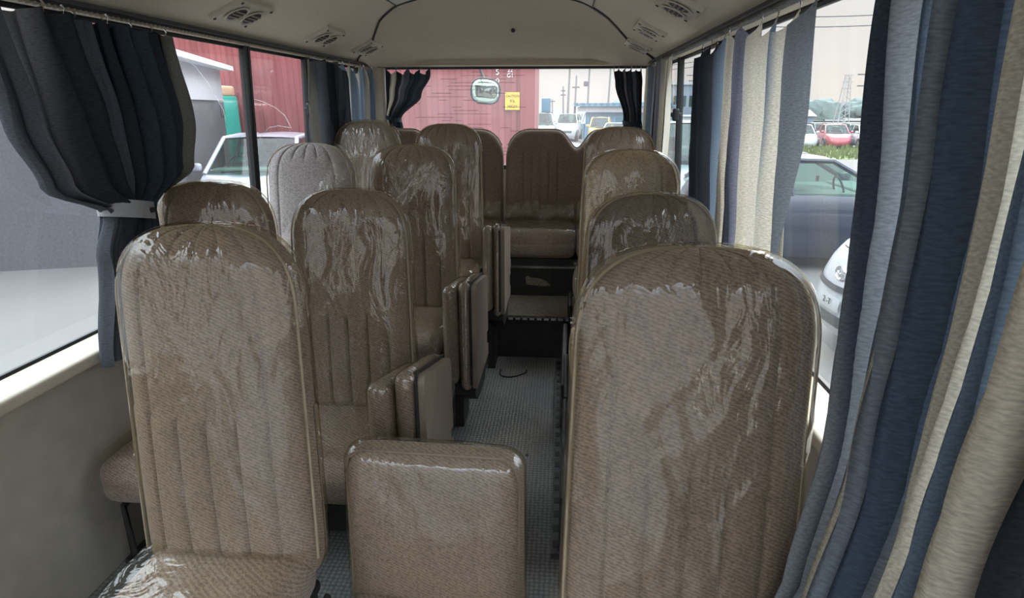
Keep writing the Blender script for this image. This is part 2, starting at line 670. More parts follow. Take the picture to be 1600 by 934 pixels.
g.build('rear_header_panel', 'head_dark', ce, sharp=0)
pts = [(XC + w, YT(XC + w), zc(XC + w) - .006) for w in lin(-1.05, 1.05, 60)]
MB().tube(pts, .006, 6).build('seam', 'dark', ce)
for sx in (-.50, .54):
    MB().tube([(XC + sx, y, zc(XC + sx) - .004) for y in lin(Y0, YT(XC + sx), 10)], .004, 6).build('seam', 'dark', ce)
hx = hdr(.075, .40)
MB().lathe([(.011, -.012), (.013, .004)], (hx[0], hx[1] - .012, hx[2]), axis='y', n=16).build('screw_hole', 'black', ce)

# walls
for side, sx, X in (('left', -1, XL), ('right', 1, XR)):
    w = struct('wall_' + side, 'beige lower side wall under the %s windows' % side)
    X2 = X + sx * .10
    MB().box(min(X + sx * .01, X2), max(X + sx * .01, X2), Y0, Y1 + .05, -.05, SILL).build('lower_panel', 'wallvinyl', w)
    MB().rbox(min(X - sx * .03, X2), max(X - sx * .03, X2), Y0, Y1 + .02, SILL - .02, SILL + .02, .012).build('sill', 'trim', w)
    MB().box(min(X, X2), max(X, X2), Y0, Y1 + .05, ZR, ZR + .12).build('top_rail', 'trim', w)
    MB().rbox(min(X - sx * .02, X2), max(X - sx * .02, X2), 4.40, Y1 + .05, SILL, ZR + .03, .02).build('corner_pillar', 'trim', w)
    MB().rbox(min(X - sx * .0, X2), max(X - sx * .0, X2), Y0, Y0 + .12, SILL, ZR + .03, .02).build('front_pillar', 'trim', w)
    MB().rbox(min(X - sx * .0, X2), max(X - sx * .0, X2), .35, .47, SILL, ZR + .03, .02).build('door_pillar', 'trim', w)
wr = struct('wall_rear', 'rear wall of the bus below and beside the back window')
MB().box(XL - .1, XR + .1, Y1, Y1 + .06, .2, 1.02).build('lower_panel', 'wallvinyl', wr)
MB().rbox(XL - .1, -1.285, Y1 - .06, Y1 + .06, .9, 1.75, .03).build('corner_panel', 'trim', wr)
MB().rbox(.575, XR + .1, Y1 - .06, Y1 + .06, .9, 1.75, .03).build('corner_panel', 'trim', wr)
MB().box(XL - .1, XR + .1, Y1 - .02, Y1 + .06, 1.712, 1.9).build('header_rail', 'trim', wr)

ro = struct('trim_2', 'outer roof skin of the bus')
MB().grid(lambda u, v: (u, v, zc(u) + .09), xs, lin(Y0 - .25, Y1 + .1, 6)).build('roof_skin', 'white', ro, sharp=0)

# windows: frame, glass pane, black sliding-sash posts, latch
def side_window(n, sx, X, ya, yb, mat, latch=None, label=None):
    w = struct('window_%d' % n, label)
    xo = X + sx * .045
    pb = .05 * sx           # lower edge stands further out
    MB().grid(lambda u, v: (xo + pb * (1 - (v - SILL) / (ZR - SILL)) - .003 * sx, u, v), [ya, yb], [SILL, ZR], flip=sx > 0) \
        .build('glass_pane', mat, w)
    def P(y, z, d=0): return (xo + pb * (1 - (z - SILL) / (ZR - SILL)) + d, y, z)
    for y in (ya, yb):
        r = MB()
        a, b = P(y, SILL, -.02 * sx), P(y, ZR, -.02 * sx)
        r.add([(a[0], y - .009, a[2]), (a[0], y + .009, a[2]), (a[0] + .03 * sx, y + .009, a[2]), (a[0] + .03 * sx, y - .009, a[2]),
               (b[0], y - .009, b[2]), (b[0], y + .009, b[2]), (b[0] + .03 * sx, y + .009, b[2]), (b[0] + .03 * sx, y - .009, b[2])],
              [(0, 1, 2, 3), (7, 6, 5, 4), (0, 4, 5, 1), (1, 5, 6, 2), (2, 6, 7, 3), (3, 7, 4, 0)])
        r.build('window_post', 'black', w)
    MB().tube([P(ya, ZR - .008), P(yb, ZR - .008)], .010, 6).build('rubber_seal', 'black', w)
    MB().tube([P(ya, SILL + .02), P(yb, SILL + .02)], .010, 6).build('rubber_seal', 'black', w)
    if latch:
        p = P(latch[0], latch[1], -.035 * sx)
        MB().rbox(p[0] - .018, p[0] + .018, p[1] - .022, p[1] + .022, p[2] - .035, p[2] + .035, .012) \
            .rbox(p[0] - .03, p[0] + .03, p[1] - .012, p[1] + .012, p[2] - .012, p[2] + .012, .008).build('latch', 'black', w)
side_window(1, -1, XL, .48, 2.832, 'win_l', label='front left side window')
w1 = bpy.data.objects['window_1']
M['smear'] = glass('dried smear', haze=.22, hazecol=(.9, .87, .87), refl=1.0)
def xg(z): return XL - .045 - .05 * (1 - (z - SILL) / (ZR - SILL)) + .006
for arc in (((1.640, 2.33), (1.600, 2.44), (1.540, 2.52), (1.475, 2.58), (1.430, 2.62), (1.36, 2.64)),):
    MB().tube([(xg(z), y, z) for z, y in arc], [.0006, .0012, .0018, .002, .0022, .001], 4).build('smear', 'smear', w1)
side_window(2, -1, XL, 2.862, 3.51, 'win_l', latch=(3.49, 1.43), label='middle left side window with a black latch')
w1 = bpy.data.objects['window_2']
for arc in (((1.485, 2.85), (1.470, 2.98), (1.440, 3.12), (1.400, 3.22), (1.335, 3.29)), ((1.22, 2.86), (1.30, 2.93), (1.345, 3.03), (1.35, 3.14), (1.335, 3.29))):
    MB().tube([(xg(z), y, z) for z, y in arc], [.0008, .0016, .0018, .0024, .0012], 4).build('smear', 'smear', w1)
side_window(3, -1, XL, 3.54, 4.40, 'win_l', label='rear left side window')
side_window(4, 1, XR, .48, 2.80, 'win_r', label='front right side window')
side_window(5, 1, XR, 2.83, 3.70, 'win_r', latch=(3.66, 1.40), label='middle right side window')
side_window(6, 1, XR, 3.73, 4.40, 'win_r', latch=None, label='rear right side window behind the gathered curtain')
side_window(8, -1, XL, Y0 + .12, .35, 'win_l', label='left window beside the camera')
side_window(9, 1, XR, Y0 + .12, .35, 'win_r', label='right window beside the camera')
w7 = struct('window_7', 'rear window with heating lines')
MB().grid(lambda u, v: (u, Y1 + .01 - .02 * (1 - ((u - XC) / 1) ** 2) * 0, v), lin(-1.285, .575, 4), [1.0, 1.72]).build('glass_pane', 'win_b', w7)
MB().rbox(-1.30, .59, Y1 - .03, Y1 + .03, 1.698, 1.716, .006).build('rubber_seal', 'black', w7)
MB().rbox(-1.30, .59, Y1 - .03, Y1 + .03, 1.0, 1.03, .006).build('rubber_seal', 'black', w7)
d = MB()
rnd = random.Random(4)
for i in range(26):
    z = 1.08 + i * .024
    for q in range(rnd.randint(2, 4)):
        x = rnd.uniform(-1.15, -.38)
        d.box(x, x + rnd.uniform(.05, .16), Y1 - .0005, Y1 + .0015, z - .0011, z + .0011)
tag(d.build('heating_line', 'dark', w7), kind='stuff')

# ------------------------------------------------------------------ ceiling air vents
def vent_master():
    t = thing('air_vent', None, 'air vent')
    MB().rbox(-.075, .075, -.125, .125, -.012, .012, .006).build('bezel', 'trim', t)
    for sy in (-1, 1):
        MB().lathe([(.050, -.016), (.046, -.020), (.040, -.016), (.040, -.0165)], (0, sy * .055, 0), n=20).build('nozzle_ring', 'trim', t)
        n_ = link('nozzle', MB().lathe([(.039, -.0175), (.034, -.0180)], (0, sy * .055, 0), n=18).mesh('nozzle', 'black'), t)
        f_ = MB()
        for q in (-.018, 0, .018):
            f_.box(q - .003, q + .003, sy * .055 - .034, sy * .055 + .034, -.021, -.0182)
        f_.build('vane', 'vinyl', n_)
    for sx in (-1, 1):
        for sy in (-1, 1):
            MB().lathe([(.006, -.015), (.006, -.011)], (sx * .062, sy * .112, 0), n=8).build('screw', 'dark', t)
    return t
vm = vent_master()
first = True
for side, w, y, lab in (('left', -.83, 2.42, 'large air vent in the left ceiling, nearest the camera'),
                        ('left', -.83, 3.25, 'air vent in the left ceiling between the other two'),
                        ('left', -.82, 3.93, 'small-looking air vent in the left ceiling beside the rear header seam'),
                        ('right', .81, 2.45, 'large air vent in the right ceiling, nearest the camera'),
                        ('right', .81, 3.22, 'air vent in the right ceiling between the other two'),
                        ('right', .83, 3.90, 'air vent in the right ceiling on the header seam')):
    t = vm if first else copy_thing(vm)
    first = False
    x = XC + w
    sl = (zc(x + .04) - zc(x - .04)) / .08
    t.location = (x, y, zc(x) - .004)
    t.rotation_euler = (0, -math.atan(sl), 0)
    tag(t, lab, 'air vent', 'ceiling air vents')

# ------------------------------------------------------------------ seats
GRO = (-.66, -.34, -.02, .31, .64)       # stitched channels across the back
def s_cols():
    a = lin(-1, 1, 26)
    for g_ in GRO:
        a += [g_ - .022, g_, g_ + .022]
    a += [-.985, .985, -.955, .955]
    return sorted(set(round(q, 4) for q in a))
def z_rows(h):
    a = lin(0, h * .8, 16) + [h * (.8 + .2 * sin(t * pi / 2)) for t in lin(0.07, 1, 14)]
    for q in (.50 * h,):
        a += [q - .006, q, q + .006]
    return sorted(set(round(q, 4) for q in a))

def back_shape(w, h, T, R=.20, n=2.95, taper=.07, top_flat=0.0):
    def hw(z):
        b = w * (1 - taper * max(0, (z - .15 * h)) / h)
        zc_ = h - R
        if z > zc_:
            b *= max(0, 1 - ((z - zc_) / R) ** n) ** (1 / n)
        if z < .06:
            b *= .93 + .07 * sqrt(max(0, 1 - ((.06 - z) / .06) ** 2))
        return b
    def tt(z):
        zc_ = h - .09
        k = 1.0
        if z > zc_:
            k = max(0, 1 - ((z - zc_) / .09) ** 2.2) ** .5
        return T * k * (1.0 - .12 * z / h)
    return hw, tt

def backrest(w=.222, h=.84, T=.135, lean=.085, grow=0.0, grooves=True, wrinkle=0.0, seed=0, keep=None, bulge=.018):
    """cushion of a seat back, its face to -y; grow > 0 gives the film bag round it"""
    hw, tt = back_shape(w + grow, h + grow, T)
    zh = .505 * h
    mb = MB()
    S = s_cols() if grooves else sorted(lin(-.96, .96, 56) + [-1, 1, -.985, .985])
    Z = z_rows(h + grow) if grooves else sorted(set(lin(0.02, h * .8, 44) + [(h + grow) * (.8 + .2 * sin(t * pi / 2)) for t in lin(0, 1, 16)]))
    def wr(x, z, k):
        if not wrinkle: return 0
        p = Vector((x * 7 + seed * 3.1 + k * 9, z * 3.2 + seed, seed * 1.7 + x * z * 6))
        q = Vector((x * 22 + seed, z * 9 + x * 14, seed + 4))
        c_ = max(0, 1 - 6 * abs(noise.noise(Vector((x * 5 + z * 2 + seed * 2.3, z * 1.6 - x * 2, seed + k)))))
        d_ = max(0, 1 - 7 * abs(noise.noise(Vector((x * 9 - z * 4, z * 4 + x * 4 + seed, seed * 3 + k)))))
        return wrinkle * (noise.noise(p) * .75 + noise.noise(q) * .22 + .5 + .55 * c_ * c_ + .35 * d_ * d_)
    def prof(s): return max(0, 1 - abs(s) ** 4.5) ** .5
    def front(s, z):
        b = hw(z)
        y = -(tt(z) * .55 + grow) * prof(s)
        y -= bulge * (1 - s * s) * sin(pi * min(1, z / h) ** .8) * (tt(z) / T)
        if grooves:
            dg = 0
            for i, g_ in enumerate(GRO):
                outer = i in (0, 4)
                if z < zh or outer or z > .93 * h:
                    dg = max(dg, exp(-((s - g_) / .020) ** 2))
            if abs(s) < .66:
                dg = max(dg, .8 * exp(-((z - zh) / .005) ** 2))
            if z < zh and not dg > .3:
                y -= .004
            y += .009 * dg
        y -= wr(b * s, z, 0)
        return (b * s, y + lean * z, z)
    def rear(s, z):
        y = (tt(z) * .45 + grow) * prof(s) + wr(hw(z) * s, z, 1) * .6
        return (hw(z) * s, y + lean * z, z)
    if keep:
        def filt(o):
            o.f = [f for f in o.f if all(keep(*o.v[i]) for i in f)]
    mb.grid(front, S, Z)
    mb.grid(rear, S, Z, flip=True)
    if grow == 0:
        mb.grid(lambda s, k: (hw(0) * s, (-(tt(0) * .55)) * prof(s) * (1 - k) + tt(0) * .45 * prof(s) * k, 0), S, [0, 1], flip=True)
    if keep: filt(mb)
    return mb

def seam_line(w, h, T, lean, off=.0):
    """piping round the edge of the back"""
    hw, tt = back_shape(w, h, T)
    zs = lin(.05, h * .8, 12) + [h * (.8 + .2 * sin(t * pi / 2)) for t in lin(.08, .985, 14)]
    p = [(-(hw(z)) * .982, -tt(z) * .30 + lean * z, z) for z in zs]
    q = [(-x, y, z) for (x, y, z) in p][::-1]
    return p + q

def seat_cushion(hw=.195):
    mb = MB()
    mb.rbox(-hw, hw, -.47, .02, -.075, .075, .05, puff=.014, k=4)
    return mb
ME = {}
BW, BH, BT, BL = .222, .845, .135, .085
ME['back'] = backrest(BW, BH, BT, BL)
M_back = {k: ME['back'].mesh('backrest', k, 0) for k in ('seat', 'seat_grey', 'seat_lit', 'seat_dark')}
M_pipe = {k: MB().tube(seam_line(BW, BH, BT, BL), .0035, 6).mesh('piping', k) for k in ('piping',)}
M_cush = {k: seat_cushion().mesh('cushion', k, 0) for k in ('seat', 'seat_grey', 'seat_lit', 'seat_dark')}
def film_mesh(seed, mat='film', keep=None, wr=.007, grow=.007):
    return backrest(BW, BH, BT, BL, grow=grow, grooves=False, wrinkle=wr, seed=seed, keep=keep).mesh('clear_film', mat, 0)
M_film = [film_mesh(i) for i in range(4)]
cf = MB()
cf.grid(lambda u, v: (.202 * u, -.485 + .5 * v, .083 + .015 * (1 - u * u) + .006 * noise.noise(Vector((u * 4, v * 5, 1))) - (.09 * max(0, (.22 - v) / .22) ** 2)), lin(-1, 1, 14), lin(0, 1, 16))
M_cfilm = cf.mesh('cushion_film', 'film', 0)

def seat_base(lift, y_front=-.42):
    """pan, pedestal, aisle-side rail frame"""
    t = .265 + lift
    mb = MB()
    mb.rbox(-.185, .185, -.44, .0, t - .035, t, .012)
    mb.box(-.17, -.14, y_front + .04, .0, 0, t - .03)
    mb.box(.14, .17, y_front + .04, .0, 0, t - .03)
    mb.box(-.14, .14, -.05, -.02, .02, t - .03)
    mb.box(-.14, .14, y_front + .06, y_front + .085, .02, t - .03)
    return mb

def seat(x, y, top, label, floor=0.0, fab='seat', film_id=0, rotz=0.0, group='forward-facing passenger seats', width=1.0, film_mesh_=None, cush_film=True, hinge=1):
    lift = top - 1.185 - floor
    r = thing('passenger_seat', label, 'seat', (x, y, floor), rotz, group)
    b = link('backrest', M_back[fab], r, (0, -BL * .5 + .01, .34 + lift))
    link('piping', M_pipe['piping'], b)
    fm = film_mesh_ or (M_film[film_id % 4] if film_id is not None else None)
    if fm:
        link('clear_film', fm, b)
    c = link('cushion', M_cush[fab], r, (-.015 if hinge < 0 and x > 0 else 0, -.03, .335 + lift))
    if x > 0: c.scale = (1.16, 1, 1)
    if cush_film:
        link('cushion_film', M_cfilm, c)
    seat_base(lift, -.38 if floor == 0 else -.22).build('base_frame', 'dark', r)
    mb = MB()
    xr = hinge * .205 - (.06 if x > 0 else 0)
    mb.box(xr - .012, xr + .012, -.43 if floor == 0 else -.24, .05, 0, .018)
    mb.tube([(xr, -.40 if floor == 0 else -.22, .01), (xr, -.40 if floor == 0 else -.22, .19 + lift), (xr, -.02, .22 + lift), (xr, .02, .01)], .011, 8)
    mb.build('side_rail', 'dark', r)
    if width != 1.0:
        r.scale = (width, 1, 1)
    return r

# torn film on the pale seat: only below a slanting line
keepD = lambda x, y, z: z < .60 + x * 1.15 or x > .12
fD = film_mesh(5, 'film_loose', keepD, wr=.012, grow=.012)
eD = MB()
eD.grid(lambda u, v: (-.205 + .335 * u + .012 * sin(9 * u) * v, -.118 - .018 * sin(pi * u) + BL * (.37 + .40 * u) - .02 * noise.noise(Vector((u * 8, v * 5, 3))), .355 + .40 * u + (.05 + .035 * sin(pi * u) + .02 * noise.noise(Vector((u * 6, 0, 2)))) * (v - .2)), lin(0, 1, 40), lin(0, 1, 8))
fR1 = film_mesh(8, 'film', None, wr=.011)
fF = film_mesh(12, 'film_old', None, wr=.016, grow=.012)
seat(-.785, 1.22, 1.197, 'brown film-covered seat nearest the camera on the left, largest of the left aisle seats', film_id=0)
seat(-.742, 2.03, 1.168, 'second left aisle seat, directly behind the largest left seat', film_id=1)
seat(-.72, 2.88, 1.268, 'third left aisle seat from the camera, standing right of the pale lilac seat', film_id=2, floor=0)
seat(-.668, 3.56, 1.347, 'farthest left aisle seat, just before the rear bench', floor=.257, film_id=3, width=.94)
seat(-1.195, 1.945, 1.20, 'low-looking seat beside the tied navy curtain at the left window', film_id=3, hinge=-1)
seat(-1.16, 2.72, 1.285, 'pale lilac grey seat by the left window with its film half peeled off', width=.97, fab='seat_grey', film_mesh_=fD, hinge=-1)
rD = [q for q in bpy.data.objects if q.name.startswith('passenger_seat') and 'lilac' in q.get('label', '')][0]
eD.build('film_fold', 'film_loose', [q for q in bpy.data.objects if q.parent == rD and q.name.startswith('backrest')][0], 0)
seat(-1.145, 3.54, 1.362, 'left window seat with badly crumpled film in front of the striped curtain', floor=.257, film_mesh_=fF, width=.92, hinge=-1)
seat(.262, 1.09, 1.196, 'large film-covered seat nearest the camera on the right, beside the long curtain', film_mesh_=fR1, hinge=-1, width=1.08)
seat(.302, 1.98, 1.172, 'dark brown seat second from the camera on the right', fab='seat_dark', film_id=2, hinge=-1)
seat(.308, 2.70, 1.264, 'beige seat third from the camera on the right, window light put into its colour', fab='seat_lit', film_id=1, hinge=-1)
seat(.325, 3.52, 1.333, 'farthest right seat, standing on the step by the gathered curtains', floor=.257, film_id=0, width=.96, hinge=-1)

# long toothed seat track on the aisle floor
tk = thing('seat_track', 'long grey metal seat track with slots along the right edge of the aisle floor', 'seat track', (.012, 2.4, 0))
M['track'] = plain('grimy grey track', (.10, .10, .098), .45, metal=.4, var=.35, scale=30)
MB().box(-.016, .016, -.75, .85, 0, .022).build('rail', 'track', tk)
for i in range(20):
    MB().box(-.010, .010, -.72 + i * .08, -.685 + i * .08, .0222, .024).build('slot', 'dark', tk)
MB().tube([(.02, -.73, .02), (.02, -.70, .20), (.03, -.1, .26), (.02, .10, .02)], .012, 8).build('leg_frame', 'track', tk)
MB().tube([(.02, .12, .02), (.02, .15, .20), (.03, .70, .30), (.02, .80, .02)], .012, 8).build('leg_frame', 'track', tk)

# ------------------------------------------------------------------ jump seats
def jump_deployed():
    r = thing('jump_seat', 'unfolded jump seat standing in the aisle, its low square back nearest the camera', 'jump seat', (-.30, 1.25, 0), radians(-2), 'aisle jump seats')
    def fb(grow, wr=0, seed=0):
        mb = MB()
        def P(s, z, sg):
            w0 = .232 + grow
            h = .47 + grow
            hwid = w0 * (1 - .03 * (z / h))
            R = .055
            if z > h - R:
                hwid -= R * (1 - sqrt(max(0, 1 - ((z - h + R) / R) ** 2)))
            if s == 0 and z >= h: pass
            k = max(0, 1 - abs(s) ** 7) ** .5
            q = 1.0
            if z > h - .045: q = sqrt(max(0, 1 - ((z - h + .045) / .045) ** 2.2))
            t = (.048 + grow) * k * q
            gd = 0
            if not grow and sg < 0:
                for g_ in (-.46, .02, .5):
                    gd = max(gd, exp(-((s - g_) / .02) ** 2))
            y = sg * t - (.012 * (1 - s * s) * sin(pi * z / h) * q if sg < 0 else 0) + .005 * gd
            if wr:
                y += sg * wr * (.5 + noise.noise(Vector((s * 2.5 + seed, z * 9, seed))) * .8 + .35 * noise.noise(Vector((s * 9, z * 26 + s * 3, seed))))
            return (hwid * s, y + .06 * z, z)
        S = sorted(set(lin(-1, 1, 40) + [-.48, -.46, -.44, 0, .02, .04, .48, .5, .52, -.99, .99, -.965, .965]))
        Z = lin(0, .40, 20) + [.425 + (.045 + grow) * sin(t * pi / 2) for t in lin(0, 1, 9)]
        mb.grid(lambda s, z: P(s, z, -1), S, Z)
        mb.grid(lambda s, z: P(s, z, 1), S, Z, flip=True)
        return mb
    b = fb(0).build('backrest', 'seat', r, 0, (0, 0, .178))
    fb(.006, .006, 3).build('clear_film', 'film', b, 0)
    hwid = .214
    MB().tube([(-hwid - .004, -.028 + .06 * z, z) for z in lin(.02, .40, 8)] + [(-hwid + .01, -.005, .445), (-hwid + .035, .0, .464), (hwid - .035, .0, .464), (hwid - .01, -.005, .445)] + [(hwid + .004, -.028 + .06 * z, z) for z in lin(.40, .02, 8)], .003, 6).build('piping', 'vinyl', b)
    c = MB().rbox(-.21, .21, -.43, -.02, .155, .245, .035, puff=.01).build('cushion', 'seat', r, 0)
    MB().rbox(-.19, .19, -.41, .03, .12, .155, .01).build('seat_pan', 'vinyl', r)
    for sx in (-1, 1):
        MB().tube([(sx * .17, -.36, .13), (sx * .17, -.34, .0)], .012, 8).build('leg', 'steel', r)
        MB().tube([(sx * .17, -.02, .13), (sx * .17, .0, .0)], .012, 8).build('leg', 'steel', r)
    return r
jump_deployed()

def slab(x0, x1, y0, y1, z0, z1, mat, name, parent, r=.028, cut=.0):
    mb = MB()
    mb.rbox(x0, x1, y0, y1, z0, z1, r, puff=.006, k=4)
    return mb.build(name, mat, parent, 0)
def jump_folded(x0, xm, x1, y0, y1, za, zb, z0, label, floor=0.0, tilt=.2):
    """back and seat folded together and stood on edge against the aisle seat"""
    r = thing('jump_seat', label, 'jump seat', (xm, (y0 + y1) / 2, floor), 0, 'aisle jump seats')
    cx_, cy_ = xm, (y0 + y1) / 2
    X0, X1, Ya, Yb = x0 - cx_, x1 - cx_, y0 - cy_, y1 - cy_
    za, zb, z0 = za - floor, zb - floor, z0 - floor
    a = slab(X0, -.008, Ya - .01, Yb - .02, z0 + .03, za, 'seat', 'folded_back', r)
    MB().rbox(X0 - .005, -.003, Ya - .015, Yb - .015, z0 + .03, za + .005, .032, puff=.008, k=4).build('clear_film', 'film', a, 0)
    b = slab(0, X1 - .022, Ya, Yb, z0, zb, 'seat', 'folded_cushion', r)
    MB().rbox(-.004, X1 - .02, Ya - .005, Yb - .03, z0 + .04, zb + .005, .034, puff=.008, k=4).build('clear_film', 'film', b, 0)
    MB().tube([(X1 - .024, Ya + .004, z0 + .03), (X1 - .024, Ya + .004, zb - .03), (X1 - .024, Ya + .03, zb), (X1 - .024, Yb - .03, zb)], .005, 6).build('piping', 'dark', b)
    # base board of the seat, rounded at the top, with a finger notch low at the back
    mb = MB()
    n_ = 8
    pr = [(Ya + .012, z0 + .012), (Ya + .012, zb - .04)]
    pr += [(Ya + .012 + .03 * (1 - cos(t)), zb - .04 + .033 * sin(t)) for t in lin(.2, pi / 2, 4)]
    pr += [(Yb - .05 + .04 * sin(t), zb - .05 + .043 * cos(t)) for t in lin(0, pi / 2, 5)]
    pr += [(Yb - .01, z0 + .17), (Yb - .055, z0 + .17), (Yb - .055, z0 + .07), (Yb - .01, z0 + .07), (Yb - .01, z0 + .012)]
    k = len(pr)
    mb.add([(X1 - .02, y, z) for y, z in pr] + [(X1, y, z) for y, z in pr],
           [tuple(range(k, 2 * k))[::1], tuple(range(k))[::-1]] + [(i, (i + 1) % k, k + (i + 1) % k, k + i) for i in range(k)])
    mb.build('base_board', 'vinyl', r)
    tilt_parts = [q for q in bpy.data.objects if q.parent == r] + [q for q in bpy.data.objects if q.parent and q.parent.parent == r]
    for q in tilt_parts:
        for v_ in q.data.vertices:
            k_ = smooth((v_.co.z - z0 - .05) / .25)
            v_.co.z -= tilt * (v_.co.y - Ya) * k_
            v_.co.y += 0
        q.data.update()
    MB().rbox(X1 - .03, X1 - .012, Yb - .06, Yb - .008, z0 + .065, z0 + .175, .004).build('finger_notch', 'black', r)
    # dark hinge bracket down to the floor
    mb = MB()
    pr = [(Ya + .03, z0 + .03), (Ya + .03, z0 - .03), (Ya + .10, z0 - .085), (Ya + .22, max(.0, z0 - .10)), (Yb - .06, max(0.0, z0 - .10)), (Yb - .02, z0 - .02), (Yb - .02, z0 + .03)]
    k = len(pr)
    mb.add([(-.03, y, z) for y, z in pr] + [(X1 - .012, y, z) for y, z in pr],
           [tuple(range(k, 2 * k)), tuple(range(k))[::-1]] + [(i, (i + 1) % k, k + (i + 1) % k, k + i) for i in range(k)])
    mb.build('hinge_bracket', 'dark', r)
    MB().box(-.05, -.01, -.08, .08, 0, max(.02, z0)).build('post', 'dark', r)
    return r
jump_folded(-.54, -.46, -.372, 1.50, 1.93, .70, .735, .22, 'folded jump seat nearest the camera, stood on edge beside the second left aisle seat', tilt=.28)
jump_folded(-.487, -.42, -.345, 2.36, 2.78, .728, .748, .25, 'folded jump seat in the middle, stood on edge above the aisle floor', tilt=.16)
jump_folded(-.40, -.345, -.288, 3.04, 3.44, .855, .865, .36, 'farthest folded jump seat, at the edge of the rear step', tilt=.2)

# ------------------------------------------------------------------ rear bench
def bench(x0, x1, label):
    w = (x1 - x0) / 2
    r = thing('rear_bench', label, 'bench', ((x0 + x1) / 2, 4.25, .257), 0, 'rear bench halves')
    S = lin(-1, 1, 52)
    for g_ in (-.86, -.74, -.62, -.5, -.38, -.26, -.14, .14, .26, .38, .5, .62, .74, .86):
        S += [g_ - .008, g_, g_ + .008]
    S = sorted(set(round(q, 4) for q in S + [-.995, -.98, .98, .995]))
    GG = (-.74, -.62, -.5, -.38, -.26, .26, .38, .5, .62, .74)
    h = .635
    def ztop(s):
        u = abs(s)
        k = max(0, 1 - max(0, (u - .62) / .38) ** 2.4) ** (1 / 2.2)
        z = h - .20 * (1 - k)
        return z - .125 * exp(-(u / .145) ** 2)
    def P(s, v, sg):
        z = v * ztop(s)
        k = max(0, 1 - abs(s) ** 14) ** .5
        q = sqrt(max(0, 1 - max(0, (v - .88) / .12) ** 2.2))
        gd = 0
        if sg < 0 and .10 < v < .80:
            for g_ in GG:
                gd = max(gd, exp(-((s - g_) / .007) ** 2))
        if sg < 0:
            gd = max(gd, .7 * exp(-((v - .81) / .008) ** 2) if .2 < abs(s) < .8 else 0, 1.0 * exp(-(s / .008) ** 2) * (v < .84))
        y = sg * .06 * k * q + .007 * gd - (.014 * sin(pi * v) if sg < 0 else 0)
        return (w * .992 * s, y + .10 * z, z)
    V = sorted(set(lin(0, .86, 20) + [.80, .81, .82] + [.88 + .12 * sin(t * pi / 2) for t in lin(0, 1, 9)]))
    b = MB().grid(lambda s, v: P(s, v, -1), S, V).grid(lambda s, v: P(s, v, 1), S, V, flip=True).build('backrest', 'seat', r, 0, (0, .02, .40))
    MB().tube([(P(s, 1, -1)[0], P(s, 1, -1)[1], P(s, 1, -1)[2] + .001) for s in lin(-.97, .97, 50)], .006, 6).build('piping', 'piping', b)
    for i, sx in enumerate((-1, 1)):
        c = MB().rbox(-w / 2 + .004, w / 2 - .004, -.53, .0, -.10, .065, .045, puff=.012, k=4).build('cushion', 'seat', r, 0, (sx * w / 2, 0, .36))
        MB().grid(lambda u, v: (w * .49 * u, -.545 + .50 * v, .075 + .012 * (1 - u * u) + .010 * noise.noise(Vector((u * 5 + i, v * 6, 3))) - .10 * max(0, (.16 - v) / .16) ** 2), lin(-1, 1, 16), lin(0, 1, 16)).build('cushion_film', 'film_old', c, 0)
        # loose film bunched where back and cushion meet
        MB().grid(lambda u, v: (w * .48 * u, -.10 - .05 * sin(v * pi) + .035 * noise.noise(Vector((u * 5, v * 3 + i, 6))), .06 + (.13 + .07 * noise.noise(Vector((u * 4, i * 3, 1))) + .03 * noise.noise(Vector((u * 14, i, 2)))) * v + .012 * noise.noise(Vector((u * 9, v * 7, i)))), lin(-1, 1, 30), lin(0, 1, 10)).build('loose_film', 'film_loose', c, 0)
    MB().box(-w, w, -.48, .30, .0, .25).build('base_box', 'dark', r)
    MB().rbox(-w + .01, w - .01, -.50, -.475, .185, .205, .006).build('front_rail', 'steel', r)
    return r
bench(-1.405, -.405, 'left half of the rear bench, mostly hidden behind the farthest left seats')
rb = bench(-.397, .60, 'right half of the rear bench with two humped backs, behind the step')
g = MB()
pl = [(-.075, .075), (-.08, .125), (-.06, .135), (-.045, .122), (.01, .118), (.06, .10), (.085, .07), (.03, .066)]
k = len(pl)
g.add([(x - .24, -.4805, z) for x, z in pl] + [(x - .24, -.4825, z) for x, z in pl], [tuple(range(k, 2 * k))[::-1], tuple(range(k))] + [(i, k + i, k + (i + 1) % k, (i + 1) % k) for i in range(k)])
g.build('torn_label', 'stepmat', rb)
MB().rbox(-.435, -.415, -.52, -.485, .20, .25, .004).build('bracket_tab', 'white', rb)

# ------------------------------------------------------------------ curtains and rails
def stops_from(bands, soft=.15):
    """bands: (width, colour) -> ramp stops with short blends"""
    tot = sum(b[0] for b in bands)
    out, p = [], 0
    for wd, c in bands:
        a, b = p / tot, (p + wd) / tot
        q = (b - a) * soft
        out += [(a + q, c), (b - q, c)]
        p += wd
    return out[:32]

